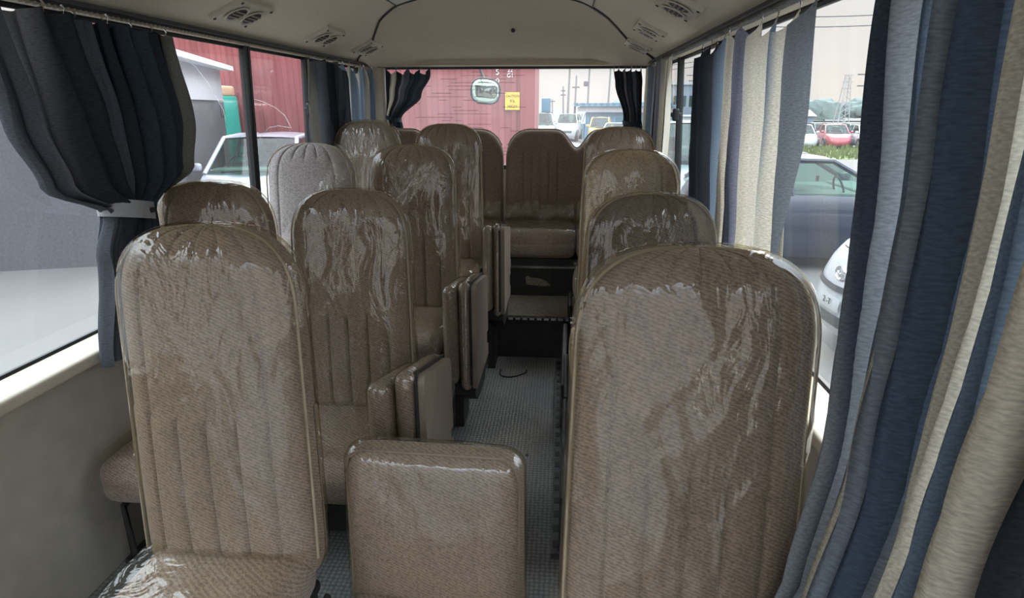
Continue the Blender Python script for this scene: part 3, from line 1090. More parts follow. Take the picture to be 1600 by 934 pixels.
def curtain(label, axis, base, rows, n, bands, seed, sag=.018, hooks=9, transl=.3, tie=None, mirror=False, mat=None, cols=None):
    """rows: (z, a, b, amp, off): extent a..b along the wall, fold depth, offset into the bus"""
    rnd = random.Random(seed)
    ph = [rnd.uniform(0, 6.28) for _ in range(4)]
    sgn = -1 if base > XC else 1
    zs = [r[0] for r in rows]
    ztop, zbot = zs[0], zs[-1]
    def row(z):
        for p, q in zip(rows, rows[1:]):
            if z >= q[0]:
                t = smooth((p[0] - z) / (p[0] - q[0])) if p[0] > q[0] else 0
                return [a + (b - a) * t for a, b in zip(p, q)]
        return list(rows[-1])
    fold, tang = (2.1, .9) if axis == 'y' else (1.5, .5)
    def fn(s, t):
        z = ztop + (zbot - ztop) * t
        r = row(z)
        along = r[1] + (r[2] - r[1]) * (s + .018 * sin(2 * pi * n * s + ph[1]) / max(1, n / 6))
        warp = .28 * sin(2 * pi * 1.5 * s + ph[0]) + .10 * sin(5 * t + ph[2])
        a = 2 * pi * (n * s + warp)
        amp = r[3] * (.75 + .35 * sin(2 * pi * 2.3 * s + ph[3]))
        along += tang * amp * sin(2 * a + ph[3])
        d_ = fold * amp * (sin(a) + .28 * sin(2 * a + ph[2] + 2 * t)) + .25 * amp * noise.noise(Vector((s * n * 1.5, t * 4, seed)))
        z2 = z
        if t < .2:
            z2 -= sag * abs(sin(pi * hooks * s)) * (1 - t / .2)
        z2 += .006 * sin(a * .5 + ph[1]) * (t > .97)
        if axis == 'y':
            return (base + sgn * (r[4] + d_), along, z2)
        return (along, base - (r[4] + d_), z2)
    r = thing('curtain', label, 'curtain')
    x0, y0, z0 = fn(.5, 0)
    r.location = (x0, y0, z0)
    N = cols or int(n * 14)
    mb = MB().grid(lambda s, t: tuple(a - b for a, b in zip(fn(s, t), (x0, y0, z0))), lin(0, 1, N), lin(0, 1, 46), uv=True)
    m = curtain_mat('woven curtain stripes', stops_from(bands), transl)
    c = mb.build('cloth', m, r, 0)
    # heading tape with small hooks
    for i in range(hooks + 1):
        s = min(.995, max(.005, i / hooks))
        p = fn(s, 0)
        q = [a - b for a, b in zip(p, (x0, y0, z0))]
        MB().tube([(q[0], q[1], q[2] - .012), (q[0] + .004, q[1] + .004, q[2] + .004), (q[0], q[1], q[2] + .014)], .0028, 5).build('hook', 'chrome' if i % 2 else 'vinyl', r)
    if tie:
        tz, ta, tb, h_, matt = tie
        rr = row(tz)
        pts = []
        for k_ in range(25):
            th = 2 * pi * k_ / 24
            al = (ta + tb) / 2 + (tb - ta) / 2 * 1.06 * cos(th)
            dd = rr[4] + (rr[3] * 1.6 + .028) * sin(th)
            pts.append((base + sgn * dd, al, tz - .022 * cos(th)) if axis == 'y' else (al, base - dd, tz - .012 * cos(th)))
        g_ = MB()
        g_.grid(lambda u, v: (pts[int(u)][0] - x0, pts[int(u)][1] - y0, pts[int(u)][2] + h_ * v - z0), list(range(25)), [-.5, -.2, .2, .5])
        g_.build('tie_back', matt, r, 0)
        pb = pts[6 if axis == 'x' else 5]
        MB().lathe([(.009, -.004), (.009, .004)], (pb[0] - x0 + sgn * .003, pb[1] - y0, pb[2] - z0), axis='x' if axis == 'y' else 'y', n=10).build('button', 'dark', r)
    return r

M['tie'] = plain('grey curtain tie', (.36, .37, .40), .9, bump=.3)
M['tie_navy'] = plain('navy curtain tie', (.03, .045, .075), .9, bump=.3)
NB, SB = (NAVY), (SLATE)
curtain('navy and slate curtain gathered by a grey tie at the front left window', 'y', XL + .05,
        [(1.693, 1.40, 2.17, .020, .0), (1.40, 1.42, 2.19, .026, .005), (1.24, 1.48, 2.13, .024, .008), (1.135, 1.69, 1.86, .022, .010), (1.02, 1.63, 1.87, .022, .01), (.70, 1.56, 1.92, .020, .01)],
        11, [(2, (.10, .108, .125)), (1, GREY), (3, NAVY), (2, (.085, .095, .115)), (2, NAVY), (2, (.05, .068, .09)), (3, NAVY), (1, (.16, .155, .14))], 3, transl=.12, tie=(1.140, 1.68, 1.87, .055, 'tie'))
curtain('narrow dark curtain bunched at the middle left window post', 'y', XL + .05,
        [(1.698, 3.40, 3.72, .020, .0), (1.3, 3.38, 3.66, .026, .0), (.9, 3.38, 3.66, .024, 0)],
        5, [(.6, (.25, .24, .21)), (1, SLATE), (3, NAVY), (.5, GREY), (3, NAVY), (1, SLATE)], 5, transl=.10, hooks=5)
curtain('striped blue and cream curtain at the rear left window', 'y', XL + .055,
        [(1.70, 3.80, 4.42, .014, .0), (1.62, 3.79, 4.42, .020, .0), (1.3, 3.76, 4.38, .022, .0), (.9, 3.76, 4.38, .02, 0)],
        6, [(1.6, SLATE), (.7, BLUE), (1.5, CREAM), (1.2, BLUE), (2.2, CREAM), (1.2, (.26, .33, .43)), (1, BLUE), (1, CREAM), (1.4, BLUE), (1.2, SLATE)], 6, sag=.05, hooks=7, transl=.40)
curtain('dark curtain swept back to the left corner of the rear window', 'x', Y1 - .07,
        [(1.706, -1.27, -.955, .014, 0), (1.66, -1.272, -.955, .016, 0), (1.52, -1.275, -1.03, .020, 0), (1.36, -1.285, -1.185, .022, .005), (1.28, -1.28, -1.17, .022, .005), (1.0, -1.28, -1.14, .02, 0)],
        6, [(1.5, NAVY), (.4, CREAM), (1.5, NAVY), (.6, GREY), (1.6, SLATE), (2.5, (.05, .075, .10)), (1, NAVY)], 8, sag=.045, hooks=4, transl=.14, tie=(1.36, -1.282, -1.178, .03, 'tie_navy'))
curtain('dark curtain swept back to the right corner of the rear window', 'x', Y1 - .07,
        [(1.694, .335, .535, .018, 0), (1.6, .35, .545, .022, 0), (1.36, .425, .55, .022, 0), (1.30, .43, .56, .022, 0), (1.0, .42, .56, .02, 0)],
        5, [(3, NAVY), (.4, GREY), (2, NAVY), (.5, SLATE), (2, NAVY)], 9, sag=.02, hooks=5, transl=.10, tie=(1.325, .425, .555, .03, 'tie_navy'))
curtain('grey and beige striped curtain gathered at the rear right window', 'y', XR - .05,
        [(1.696, 3.42, 4.42, .014, 0), (1.3, 3.40, 4.42, .017, 0), (.8, 3.40, 4.42, .017, 0)],
        10, [(.8, CREAM), (.4, NAVY), (1, CREAM), (1, GREY), (.5, NAVY), (1.2, (.30, .27, .22)), (1, GREY), (1, (.25, .29, .34)), (.6, NAVY), (1, CREAM), (.8, SLATE)], 11, hooks=8, transl=.22)
curtain('wide curtain striped in cream, blue and navy at the middle right window', 'y', XR - .045,
        [(1.69, 1.60, 2.84, .010, 0), (1.3, 1.55, 2.74, .013, 0), (1.0, 1.53, 2.66, .014, 0), (.62, 1.52, 2.62, .014, 0)],
        9, [(.95, (.20, .215, .24)), (1.0, CREAM), (.5, (.20, .27, .36)), (1.85, CREAM), (1.5, (.27, .28, .35)), (.75, CREAM), (1.2, BLUE), (3.7, NAVY)], 12, sag=.05, hooks=9, transl=.5)
curtain('long curtain of blue, navy and cream stripes nearest the camera on the right', 'y', XR - .04,
        [(1.69, .60, 1.20, .022, .01), (1.25, .60, 1.115, .024, .015), (.86, .62, 1.075, .024, .03), (.60, .58, 1.00, .022, .10), (.46, .55, .97, .018, .165), (.28, .55, .97, .02, .15)],
        9, [(1.2, NAVY), (1.4, CREAM), (1.4, BLUE), (1.0, (.16, .22, .32)), (1.9, CREAM), (1.0, (.12, .16, .23)), (1.3, (.30, .34, .40)), (1.7, CREAM), (1.3, (.20, .26, .35)), (1.5, (.36, .38, .41)), (1.2, (.10, .12, .16))], 14, sag=.03, hooks=7, transl=.5)

def rail(label, sx, X, teeth):
    r = thing('curtain_rail', label, 'curtain rail')
    x = X - sx * .035
    r.location = (x, 2.0, ZR)
    MB().box(-.012, .012, -2.9, 2.42, -.004, .008).build('track', 'black' if teeth else 'steel', r)
    MB().box(-sx * .022 - .006, -sx * .022 + .006, -2.9, 2.42, .004, .016).build('cover_strip', 'dark', r)
    m = MB()
    i = 0
    y = -.9
    while y < 2.4:
        m.box(-.0135, .0135, y, y + .006, -.0085, -.003)
        y += .022
        i += 1
    tag(m.build('track_teeth', 'piping' if teeth else 'steel', r), kind='stuff')
    return r
rail('dark curtain rail with pale teeth above the left windows', -1, XL, True)
rail('grey metal curtain rail above the right windows', 1, XR, False)
r = thing('curtain_rail', 'thin black curtain rail above the rear window', 'curtain rail', (XC, Y1 - .07, 1.712))
MB().box(-.93, .98, -.008, .008, -.004, .006).build('track', 'black', r)
# a bent strip of loose rail hanging at the header seam

# ------------------------------------------------------------------ outside
def gz(x, y):
    """tarmac: falls away slightly towards the right and the distance"""
    k = smooth((x - .5) / 2.0)
    return -.65 - .0128 * max(0, y) * k

M['tarmac'] = plain('pale worn tarmac', (.115, .111, .107), .9, var=.10, scale=.6, bump=.2, bscale=30)
M['gravel_road'] = plain('pale concrete road', (.135, .127, .117), .9, var=.06, scale=.4)
M['grass'] = plain('rough grass', (.13, .155, .05), .9, var=.35, scale=1.5)
M['leaf'] = plain('hazy grey green woodland', (.13, .165, .155), .95, var=.25, scale=.25)
M['tyre'] = plain('black tyre rubber', (.02, .02, .02), .8)
M['rim'] = plain('silver wheel rim', (.45, .45, .46), .3, metal=.8)
M['lamp_clear'] = plain('clear headlamp', (.55, .58, .6), .08, spec=.8)
M['lamp_red'] = plain('red tail lamp', (.40, .02, .02), .15)
M['car_glass'] = glass('tinted car glass', (.42, .56, .52), haze=.0, refl=1.1)
M['cabin'] = plain('car interior', (.07, .072, .07), .8)
M['cabin_pale'] = plain('pale car interior', (.30, .31, .28), .8)
M['grille'] = plain('dark grey grille', (.05, .052, .055), .5)
M['plate'] = plain('white number plate', (.75, .75, .73), .4, var=.03)
def paint(name, c, coat=.7, rough=.35): return plain(name, c, rough, var=.03, coat=coat)
M['p_white'] = paint('white car paint', (.42, .43, .44))
M['p_lilac'] = paint('pale lilac white car paint', (.36, .36, .42))
M['p_navy'] = paint('dark blue car paint', (.007, .012, .030))
M['p_red'] = paint('red car paint', (.36, .05, .07))
M['p_silver'] = paint('silver car paint', (.45, .46, .48))
M['p_black'] = paint('black car paint', (.03, .032, .035))
M['p_yellow'] = paint('yellow paint', (.75, .42, .05))

gs = struct('floor', 'pale worn tarmac yard round the bus')
gs.name = 'trim_3'
xs_ = [-120, -60, -30, -12, -6, -3, -1, 0, .5, .9, 1.3, 1.7, 2.1, 2.5, 3.5, 6, 12, 20, 30, 45, 70, 110, 200]
ys_ = [-40, -10, 0, 5, 10, 20, 30, 45, 70, 120, 260, 500]
MB().grid(lambda u, v: (u, v, gz(u, v)), xs_, ys_).build('yard_ground', 'tarmac', gs, 0)
MB().grid(lambda u, v: (u, v, gz(u, v) + .012), lin(5, 60, 12), lin(15.5, 31, 6)).build('concrete_road', 'gravel_road', gs, 0)
rnd = random.Random(11)
gm = MB()
for i in range(5200):
    x, y = rnd.uniform(8, 40), rnd.uniform(31, 40)
    h_ = rnd.uniform(.15, .5)
    a = rnd.uniform(0, 6.28)
    dx, dy = .05 * cos(a), .05 * sin(a)
    z = gz(x, y)
    gm.add([(x - dx, y - dy, z), (x + dx, y + dy, z), (x + rnd.uniform(-.12, .12), y + rnd.uniform(-.12, .12), z + h_)], [(0, 1, 2)])
tag(gm.build('grass', 'grass', None, 0), 'strip of rough grass beyond the road on the right', 'grass', kind='stuff')
MB().grid(lambda u, v: (u, v, gz(u, v) + .02), lin(8, 42, 10), lin(31, 40, 4)).build('grass_soil', 'grass', gs, 0)

# --- shipping container on a trailer, standing across behind the bus
def container():
    Yc, xa, xb, za, zb = 14.0, -12.85, -.635, .05, 3.25
    r = thing('shipping_container', 'long dark red corrugated shipping container standing across behind the bus', 'container', (xb, Yc, gz(-2, Yc)))
    g0 = gz(-2, Yc)
    prof = []
    x = xa + .16 - xb
    p = .275
    while x < -.30:
        prof += [(x, 0), (x + .085, 0), (x + .13, .045), (x + .215, .045)]
        x += p
    mb = MB()
    k = len(prof)
    mb.add([(x, d + .02, za - g0 + .15) for x, d in prof] + [(x, d + .02, zb - g0 - .10) for x, d in prof], [(i, i + 1, k + i + 1, k + i) for i in range(k - 1)])
    mb.build('corrugated_side', 'container', r, 25)
    MB().box(xa - xb, 0, .06, 2.44, za - g0 + .05, zb - g0).build('body', 'container', r)
    for n_, (a, b) in (('corner_post', (xa - xb, xa - xb + .16)), ('corner_post', (-.32, 0))):
        MB().box(a, b, -.005, .10, za - g0, zb - g0).build(n_, 'container', r)
    MB().box(xa - xb, 0, -.005, .08, zb - g0 - .11, zb - g0).build('top_rail', 'container', r)
    MB().box(xa - xb, 0, -.005, .08, za - g0, za - g0 + .15).build('bottom_rail', 'container', r)
    s = MB().box(-.66, -.335, -.012, -.006, 0, .375).build('height_sticker', 'sign_yellow', r, loc=(0, 0, 1.36 - g0))
    text_part('CAUTION', .072, 'ink', s, (-.497, -.0135, .29), (radians(90), 0, 0), sx=.95)
    text_part("9'6", .10, 'ink', s, (-.497, -.0135, .18), (radians(90), 0, 0))
    text_part('HIGH', .088, 'ink', s, (-.497, -.0135, .075), (radians(90), 0, 0))
    text_part('22', .12, 'white', r, (-.545, -.012, 2.19 - g0), (radians(90), 0, 0), name='marking')
    text_part('G1', .12, 'white', r, (-.545, -.012, 2.08 - g0), (radians(90), 0, 0), name='marking')
    for i, ch in enumerate('2502'):
        text_part(ch, .17, 'white', r, (-.825, -.006, 2.34 - g0 - i * .19), (radians(90), 0, 0), name='marking')
    return r
container()
t = thing('trailer', 'low trailer under the red shipping container', 'trailer', (-6.5, 14.6, gz(-6, 14)))
MB().box(-6.2, 5.8, -.4, 1.4, .48, .66).build('chassis', 'dark', t)
for x in (-5.4, -4.1, 4.6):
    for y in (-.35, 1.2):
        MB().lathe([(.20, -.14), (.33, -.12), (.33, .12), (.20, .14)], (x, y, .33), axis='y', n=20).build('wheel', 'tyre', t)

# --- dark shed with a white eave, and the green cabin behind it
sh = thing('shed', 'dark grey shed with a white roof edge and pale fascia at the left', 'shed', (-7.03, 12.5, gz(-5, 9)), radians(108.2))
M['shed_wall'] = plain('dark grey render', (.075, .075, .085), .9, var=.15, scale=30, bump=.3)
M['shed_pale'] = plain('pale grey fascia sheet', (.42, .43, .45), .6, var=.05)
MB().box(-5, 0, 0, 5, 0, 2.20).build('wall', 'shed_wall', sh)
MB().box(-5, -.06, -.04, 5, 2.20, 2.78).build('fascia', 'shed_pale', sh)
m = MB()
m.box(-5.2, .10, -.28, 5.2, 2.78, 2.84)
for i in range(90):
    x = -5.2 + i * .0585
    m.box(x, x + .03, -.29, 5.21, 2.835, 2.862)
m.build('roof_sheet', 'white', sh)
MB().box(-.30, .02, -.02, .04, 1.9, 2.3).build('bracket', 'shed_wall', sh)
pt = thing('portable_toilet', 'turquoise portable toilet cabin between the dark shed and the red container', 'toilet cabin', (-7.42, 12.75, gz(-6, 11.3)), radians(0))
M['turq'] = plain('turquoise plastic', (.015, .42, .33), .45, var=.05)
M['pink'] = plain('pale pink notice', (.6, .42, .42), .6)
M['peach'] = plain('peach translucent roof', (.7, .45, .28), .5)
MB().rbox(-1.0, 0, 0, 1.1, 0, 2.3, .03).build('cabin', 'turq', pt)
MB().rbox(-.62, -.06, -.015, .0, .05, 1.65, .006).build('door', 'turq', pt)
MB().rbox(-.52, -.14, -.025, -.013, 1.15, 1.60, .004).build('door_panel', 'turq', pt)
MB().box(-.34, -.10, -.012, -.004, 1.76, 2.06).build('notice', 'pink', pt)
MB().rbox(-.98, -.02, .02, 1.08, 2.3, 2.52, .05).build('roof', 'peach', pt)

# --- cars
def sgn(a): return -1 if a < 0 else 1
def car(name, label, cat, loc, heading, L=4.3, W=1.7, H=1.48, hood=.86, belt=.93, tail=.98, ws=(.95, .25), rr=(-1.35, -1.85), mat='p_white', detail=True, nose_detail=False, group=None, zb=.2, cabin='cabin', plan=3.4):
    """x forward. ws: windscreen base / roof front, rr: roof rear / rear-glass base"""
    r = thing(name, label, cat, loc, heading, group)
    hl, hw = L / 2, W / 2
    def ztop(x):
        return interp(x, [(-hl, tail - .10), (-hl + .12, tail), (rr[1], tail), (rr[1] + .5, belt + .03), (ws[0] - .3, belt), (ws[0], belt - .005), (hl - .55, hood - .02), (hl - .14, hood - .12), (hl, hood - .24)])
    def ext(f):
        return interp(f, [(0, .955), (.18, .99), (.45, 1.0), (.7, .985), (.9, .955), (1, .925)])
    def wid(f):
        return interp(f, [(0, .90), (.12, .97), (.45, 1.0), (.75, .985), (.95, .93), (1, .90)])
    N = 64
    mb = MB()
    F = [0, .06, .15, .28, .42, .55, .68, .80, .89, .95, 1.0]
    ring_ = []
    def plan_pt(k, ex, wi):
        th = 2 * pi * k / N
        c, s = cos(th), sin(th)
        return (hl * ex * sgn(c) * abs(c) ** (2 / plan), hw * wi * sgn(s) * abs(s) ** (2 / plan))
    vs, fs = [], []
    for f in F:
        for k in range(N):
            x, y = plan_pt(k, ext(f), wid(f))
            vs.append((x, y, zb + f * (ztop(x) - zb)))
    nr = len(F)
    for q in (.93, .8, .55, .25, .02):
        for k in range(N):
            x, y = plan_pt(k, ext(1) * (.02 + .98 * q) ** .5 if q > .5 else ext(1) * q, wid(1) * q)
            vs.append((x, y, ztop(x) + .03 * (1 - q * q)))
        nr += 1
    for i in range(nr - 1):
        for k in range(N):
            k2 = (k + 1) % N
            fs.append((i * N + k, i * N + k2, (i + 1) * N + k2, (i + 1) * N + k))
    fs.append(tuple(range(N))[::-1])
    mb.add(vs, fs)
    # roof and pillars
    bw, rw = hw * .90, hw * .70
    zr_ = H
    zb_ = belt
    B = {}
    for s in (-1, 1):
        B['wb', s] = Vector((ws[0], s * bw * .93, belt + .0))
        B['wt', s] = Vector((ws[1], s * rw, zr_ - .05))
        B['rt', s] = Vector((rr[0], s * rw * .96, zr_ - .07))
        B['rb', s] = Vector((rr[1], s * bw * .9, tail + .01))
    xm = (ws[1] + rr[0]) / 2 + .05
    def roof(u, v):
        x = rr[0] + (ws[1] - rr[0]) * v
        w_ = rw * (.96 + .04 * v)
        return (x + .06 * (1 - u * u) * (1 if v > .5 else -1) * abs(2 * v - 1), u * w_, zr_ - .05 - .02 * (1 - v) + .06 * (1 - u * u) * (1 - (2 * v - 1) ** 4 * .6))
    mb.grid(roof, lin(-1, 1, 12), lin(0, 1, 10))
    mb.grid(lambda u, v: tuple(a - b for a, b in zip(roof(u, v), (0, 0, .03))), lin(-1, 1, 6), lin(0, 1, 6), flip=True)
    xb = ws[0] - (ws[0] - rr[1]) * .52
    for s in (-1, 1):
        mb.tube([B['wb', s], B['wt', s], (xm, s * (rw + .005), zr_ - .035), B['rt', s], B['rb', s]], .036, 8)
        mb.tube([(xb, s * bw * .97, belt), (xm - .02, s * rw, zr_ - .05)], .035, 6)
    body = mb.build('body', mat, r, 40)
    def pane(nm, a, b, c, d, bul=(0, 0, 0), n_=6):
        a, b, c, d = [Vector(q) for q in (a, b, c, d)]
        g_ = MB().grid(lambda u, v: (a.lerp(b, u)).lerp(d.lerp(c, u), v) + Vector(bul) * (1 - (2 * u - 1) ** 2), lin(0, 1, n_), lin(0, 1, 3))
        return g_.build(nm, 'car_glass', r, 0)
    o_ = Vector((0, 0, 0))
    pane('windscreen', B['wb', -1], B['wb', 1], B['wt', 1], B['wt', -1], (.16, 0, 0))
    pane('rear_glass', B['rb', -1], B['rb', 1], B['rt', 1], B['rt', -1], (-.10, 0, 0))
    for s in (-1, 1):
        pane('side_glass', B['wb', s] + Vector((0, s * .01, 0)), (xb, s * bw * .97, belt), (xm, s * rw, zr_ - .05), B['wt', s])
        pane('side_glass', (xb, s * bw * .97, belt), B['rb', s] + Vector((0, s * .01, 0)), B['rt', s], (xm, s * rw, zr_ - .05))
    # cabin: deck, seats, wheel
    cb = MB().box(rr[1] + .05, ws[0] - .05, -bw * .9, bw * .9, belt - .10, belt + .034)
    cb.rbox(ws[0] - .45, ws[0] - .05, -bw * .85, bw * .85, belt, belt + .07, .03)
    for x in (xm - .12, xm - .95):
        for y in (-.36, .36):
            cb.rbox(x - .10, x + .02, y - .22, y + .22, belt, belt + .16, .05)
            cb.rbox(x - .14, x - .04, y - .12, y + .12, belt + .17, belt + .34, .04)
    cb.build('cabin', cabin, r)
    if detail:
        c0 = Vector((ws[0] - .62, -.36, belt + .06))
        MB().tube([(c0.x - .10 * sin(a) * .5, c0.y + .18 * cos(a), c0.z + .17 * sin(a)) for a in lin(0, 2 * pi, 20)], .014, 6).build('steering_wheel', 'black', r)
    for x in (hl - .82, -hl + .80):
        for s in (-1, 1):
            y = s * (hw - .09)
            MB().lathe([(.355, -.10), (.355, .098)], (x, y, .335), axis='y', n=26).build('wheel_arch', 'black', r)
            MB().lathe([(.20, -.10), (.30, -.11), (.315, -.06), (.315, .06), (.30, .11), (.20, .10)], (x, y, .315), axis='y', n=26).build('tyre', 'tyre', r)
            MB().lathe([(.02, .112), (.09, .108), (.20, .102), (.205, .09)] if s > 0 else [(.205, -.09), (.20, -.102), (.09, -.108), (.02, -.112)], (x, y, .315), axis='y', n=20).build('wheel_rim', 'rim', r)
    def surf(xend, y, z, off):
        f = max(0, min(1, (z - zb) / (ztop(xend * (hl - .1)) - zb)))
        yy = min(.999, abs(y) / (hw * wid(f)))
        return (xend * (hl * ext(f) * (1 - yy ** plan) ** (1 / plan) + off), y, z)
    def strip(nm, mt, xend, ya, yb, za, zb2, off=.012, ny=18, zf=None):
        g_ = MB().grid(lambda y, z: surf(xend, y, z + (zf(y) if zf else 0), off), lin(ya, yb, ny), lin(za, zb2, 3), flip=xend > 0)
        return g_.build(nm, mt, r, 0)
    for s in (-1, 1):
        strip('headlamp', 'lamp_clear', 1, s * hw * .55, s * hw * .90, hood - .30, hood - .16)
        strip('tail_lamp', 'lamp_red', -1, s * hw * .62, s * hw * .92, tail - .34, tail - .14)
        MB().rbox(ws[0] - .16, ws[0] - .02, s * (hw + .02) - .10, s * (hw + .02) + .10, belt + .03, belt + .17, .05).build('door_mirror', mat, r, 0)
    if nose_detail:
        strip('upper_grille', 'grille', 1, -.62, .62, .665, .715, zf=lambda y: .05 * (abs(y) / .62) ** 1.3)
        strip('lower_grille', 'grille', 1, -.68, .68, .365, .47, zf=lambda y: .03 * (abs(y) / .68) ** 2)
        strip('number_plate', 'p_white', 1, -.17, .17, .51, .63, .02)
        text_part('2 -T', .075, 'ink', r, (hl * 1.0 + .026, 0, .575), (radians(90), 0, radians(90)))
        # oval three-ring badge
        bz, bx = .81, surf(1, 0, .81, .014)[0]
        def ell(cy, cz, a, b, n_=24): return [(bx - .25 * abs(0) + .0 - .10 * (q - 0) * 0, cy + a * cos(q), cz + b * sin(q)) for q in lin(0, 2 * pi, n_)]
        bd = MB().tube(ell(0, bz, .085, .058), .008, 6, False).tube(ell(0, bz + .020, .052, .026), .007, 6, False).tube(ell(0, bz, .024, .054), .007, 6, False)
        bd.build('badge', 'chrome', r)
        pts_ = []
        for y in lin(-.72, .72, 24):
            p = surf(1, y, hood - .12 - .05 * (abs(y) / .72) ** 2, -.004)
            pts_.append((p[0] - .02, p[1], p[2] + .035))
        MB().tube(pts_, .006, 5).build('bonnet_seam', 'grille', r)
    elif detail:
        strip('upper_grille', 'grille', 1, -.45, .45, .52, .64)
        strip('number_plate', 'plate', 1, -.17, .17, .36, .46, .02)
        for y in (-.45, .1):
            MB().tube([(ws[0] + .02, y, belt + .03), (ws[0] - .02, y + .52, belt + .055)], .012, 5).build('wiper', 'black', r)
    return r

# pale car at the left, facing the bus; dark blue saloon and white nose at the right
car('car', 'pale lilac white car facing the bus outside the left windows', 'car', (-5.25, 10.6, gz(-4, 9)), radians(-78), L=4.3, W=1.72, H=1.62, hood=.98, belt=1.05, tail=1.08, ws=(1.15, .35), rr=(-1.7, -2.05), mat='p_lilac', cabin='cabin_pale')
car('car', 'dark blue saloon parked outside the right window, its side to the bus', 'car', (3.85, 9.2, gz(3.6, 9)), radians(-3), L=4.2, W=1.72, H=1.55, hood=.98, belt=1.04, tail=1.12, ws=(.68, -.15), rr=(-1.4, -1.9), mat='p_navy', cabin='cabin_pale')
car('car', 'white car with an oval badge nosing in from the right, close outside the window', 'car', (4.47, 5.25, gz(4, 5)), radians(180 + 4), L=4.3, W=1.70, H=1.55, hood=1.08, belt=1.10, tail=1.1, zb=.26, nose_detail=True, mat='p_white', plan=3.0)

# cars beyond the grass
for i, (x, d_, hd, mt, lab) in enumerate((
        (15.47, 42, -97, 'p_silver', 'silver car leftmost in the row beyond the grass'),
        (17.82, 42.5, -100, 'p_red', 'red car in the row beyond the grass'),
        (19.45, 41.5, -97, 'p_silver', 'silver car right of the red one beyond the grass'),
        (22.63, 50, -95, 'p_white', 'white car behind the red and silver cars beyond the grass'),
        (13.81, 43, -95, 'p_black', 'black car at the left end beyond the grass'),
        (20.11, 50.5, -90, 'p_black', 'dark car behind the silver and red cars beyond the grass'))):
    car('car', lab, 'car', (x, d_, gz(x, d_)), radians(hd), mat=mt, group='parked cars beyond the grass', detail=False)
# van and cars in the narrow gap on the right
car('van', 'silver grey van seen in the narrow gap beside the gathered curtains', 'van', (3.05, 15.5, gz(3.3, 15)), radians(-100), L=4.4, W=1.7, H=1.95, hood=1.0, belt=1.15, tail=1.2, ws=(1.75, 1.1), rr=(-2.0, -2.1), mat='p_silver', detail=False)
gb = thing('building', 'grey blue flat-roofed building far off in the narrow right gap', 'building', (12.0, 62, gz(12, 62)))
M['bld'] = plain('grey blue cladding', (.20, .25, .30), .8, var=.1)
MB().box(-1.6, 1.6, 0, 5, 0, 4.8).build('wall', 'bld', gb)
for i in range(4):
    MB().box(-1.4 + i * .75, -.95 + i * .75, -.06, 0, 2.8, 3.8).build('window', 'car_glass', gb)
MB().box(-1.75, 1.75, -.15, 5.1, 4.8, 5.05).build('roof_edge', 'shed_pale', gb)
wl_ = thing('wall', 'long low pale wall far off to the right', 'wall', (15, 58, gz(14, 58)))
MB().box(-8, 6, 0, .3, 0, 1.9).build('panel', 'shed_pale', wl_)
MB().box(-8, 6, -.1, .4, 1.9, 2.05).build('coping', 'white', wl_)

# rear yard: vehicles, blue shed, poles
car('van', 'white van partly hidden by the right end of the red container', 'van', (-1.35, 39, -.65), radians(-86), L=4.4, W=1.7, H=1.68, hood=.95, belt=1.0, tail=1.05, ws=(1.6, .95), rr=(-2.0, -2.2), mat='p_white', detail=False)
car('car', 'white off-roader facing the bus, left of the blue shed', 'car', (.35, 40.0, -.65), radians(-97), L=4.2, W=1.55, H=1.62, hood=1.0, belt=1.06, tail=1.1, ws=(.75, .35), rr=(-2.0, -2.2), mat='p_white')
car('car', 'yellow car in front of the blue shed', 'car', (2.45, 41, gz(2.45, 41)), radians(-97), L=3.8, W=1.5, H=1.92, hood=1.2, belt=1.3, tail=1.3, ws=(.95, .35), rr=(-1.4, -1.75), mat='p_yellow')
car('car', 'white car right of the yellow one in front of the blue shed', 'car', (3.0, 34, gz(3, 34)), radians(-108), L=4.3, W=1.7, H=1.66, hood=1.0, belt=1.08, tail=1.1, ws=(.95, .3), rr=(-1.4, -1.85), mat='p_white', detail=False)
bs = thing('shed', 'pale blue metal shed with a ribbed roof edge behind the rear window', 'shed', (1.35, 46, -1.15))
M['blue_wall'] = plain('blue grey sheet metal', (.11, .27, .38), .6, var=.06)
M['blue_dark'] = plain('darker blue shutter', (.06, .16, .24), .6, var=.06)
MB().box(0, 6.5, 0, 6, 0, 2.55).build('wall', 'blue_wall', bs)
for i in range(3):
    f = MB().box(.55 + i * 1.9, 2.15 + i * 1.9, -.06, 0, .05, 1.75).build('shutter', 'blue_dark', bs)
    MB().box(.45 + i * 1.9, .55 + i * 1.9, -.1, 0, 0, 1.85).build('post', 'blue_wall', bs)
MB().box(-.5, 6.8, -.7, 6.2, 2.55, 2.66).build('roof_sheet', 'blue_wall', bs)
for i in range(16):
    MB().box(-.5 + i * .44, -.26 + i * .44, -.75, 6.2, 2.66, 2.78).build('roof_rib', 'blue_dark', bs)
MB().box(-.3, 6.6, -.45, -.38, 2.15, 2.5).build('gutter_board', 'shed_pale', bs)
ct = thing('equipment_box', 'dark blue box standing behind the white van', 'box', (-1.36, 50, -.65))
MB().rbox(-.35, .35, 0, 1, 1.6, 2.65, .03).build('cab', 'blue_dark', ct)
MB().box(-.5, .5, -.1, 1.2, .5, 1.6).build('chassis', 'dark', ct)
wb = thing('signboard', 'white patterned board leaning by the blue shed corner', 'board', (1.22, 44.2, gz(1.2, 44)), radians(8))
MB().box(-.30, .36, 0, .05, 1.05, 1.85).build('panel', 'white', wb)
for i in range(3):
    MB().tube([(-.22 + i * .2, -.006, 1.15), (-.06 + i * .2, -.006, 1.75)], .03, 6).build('dark_stroke', 'blue_dark', wb)
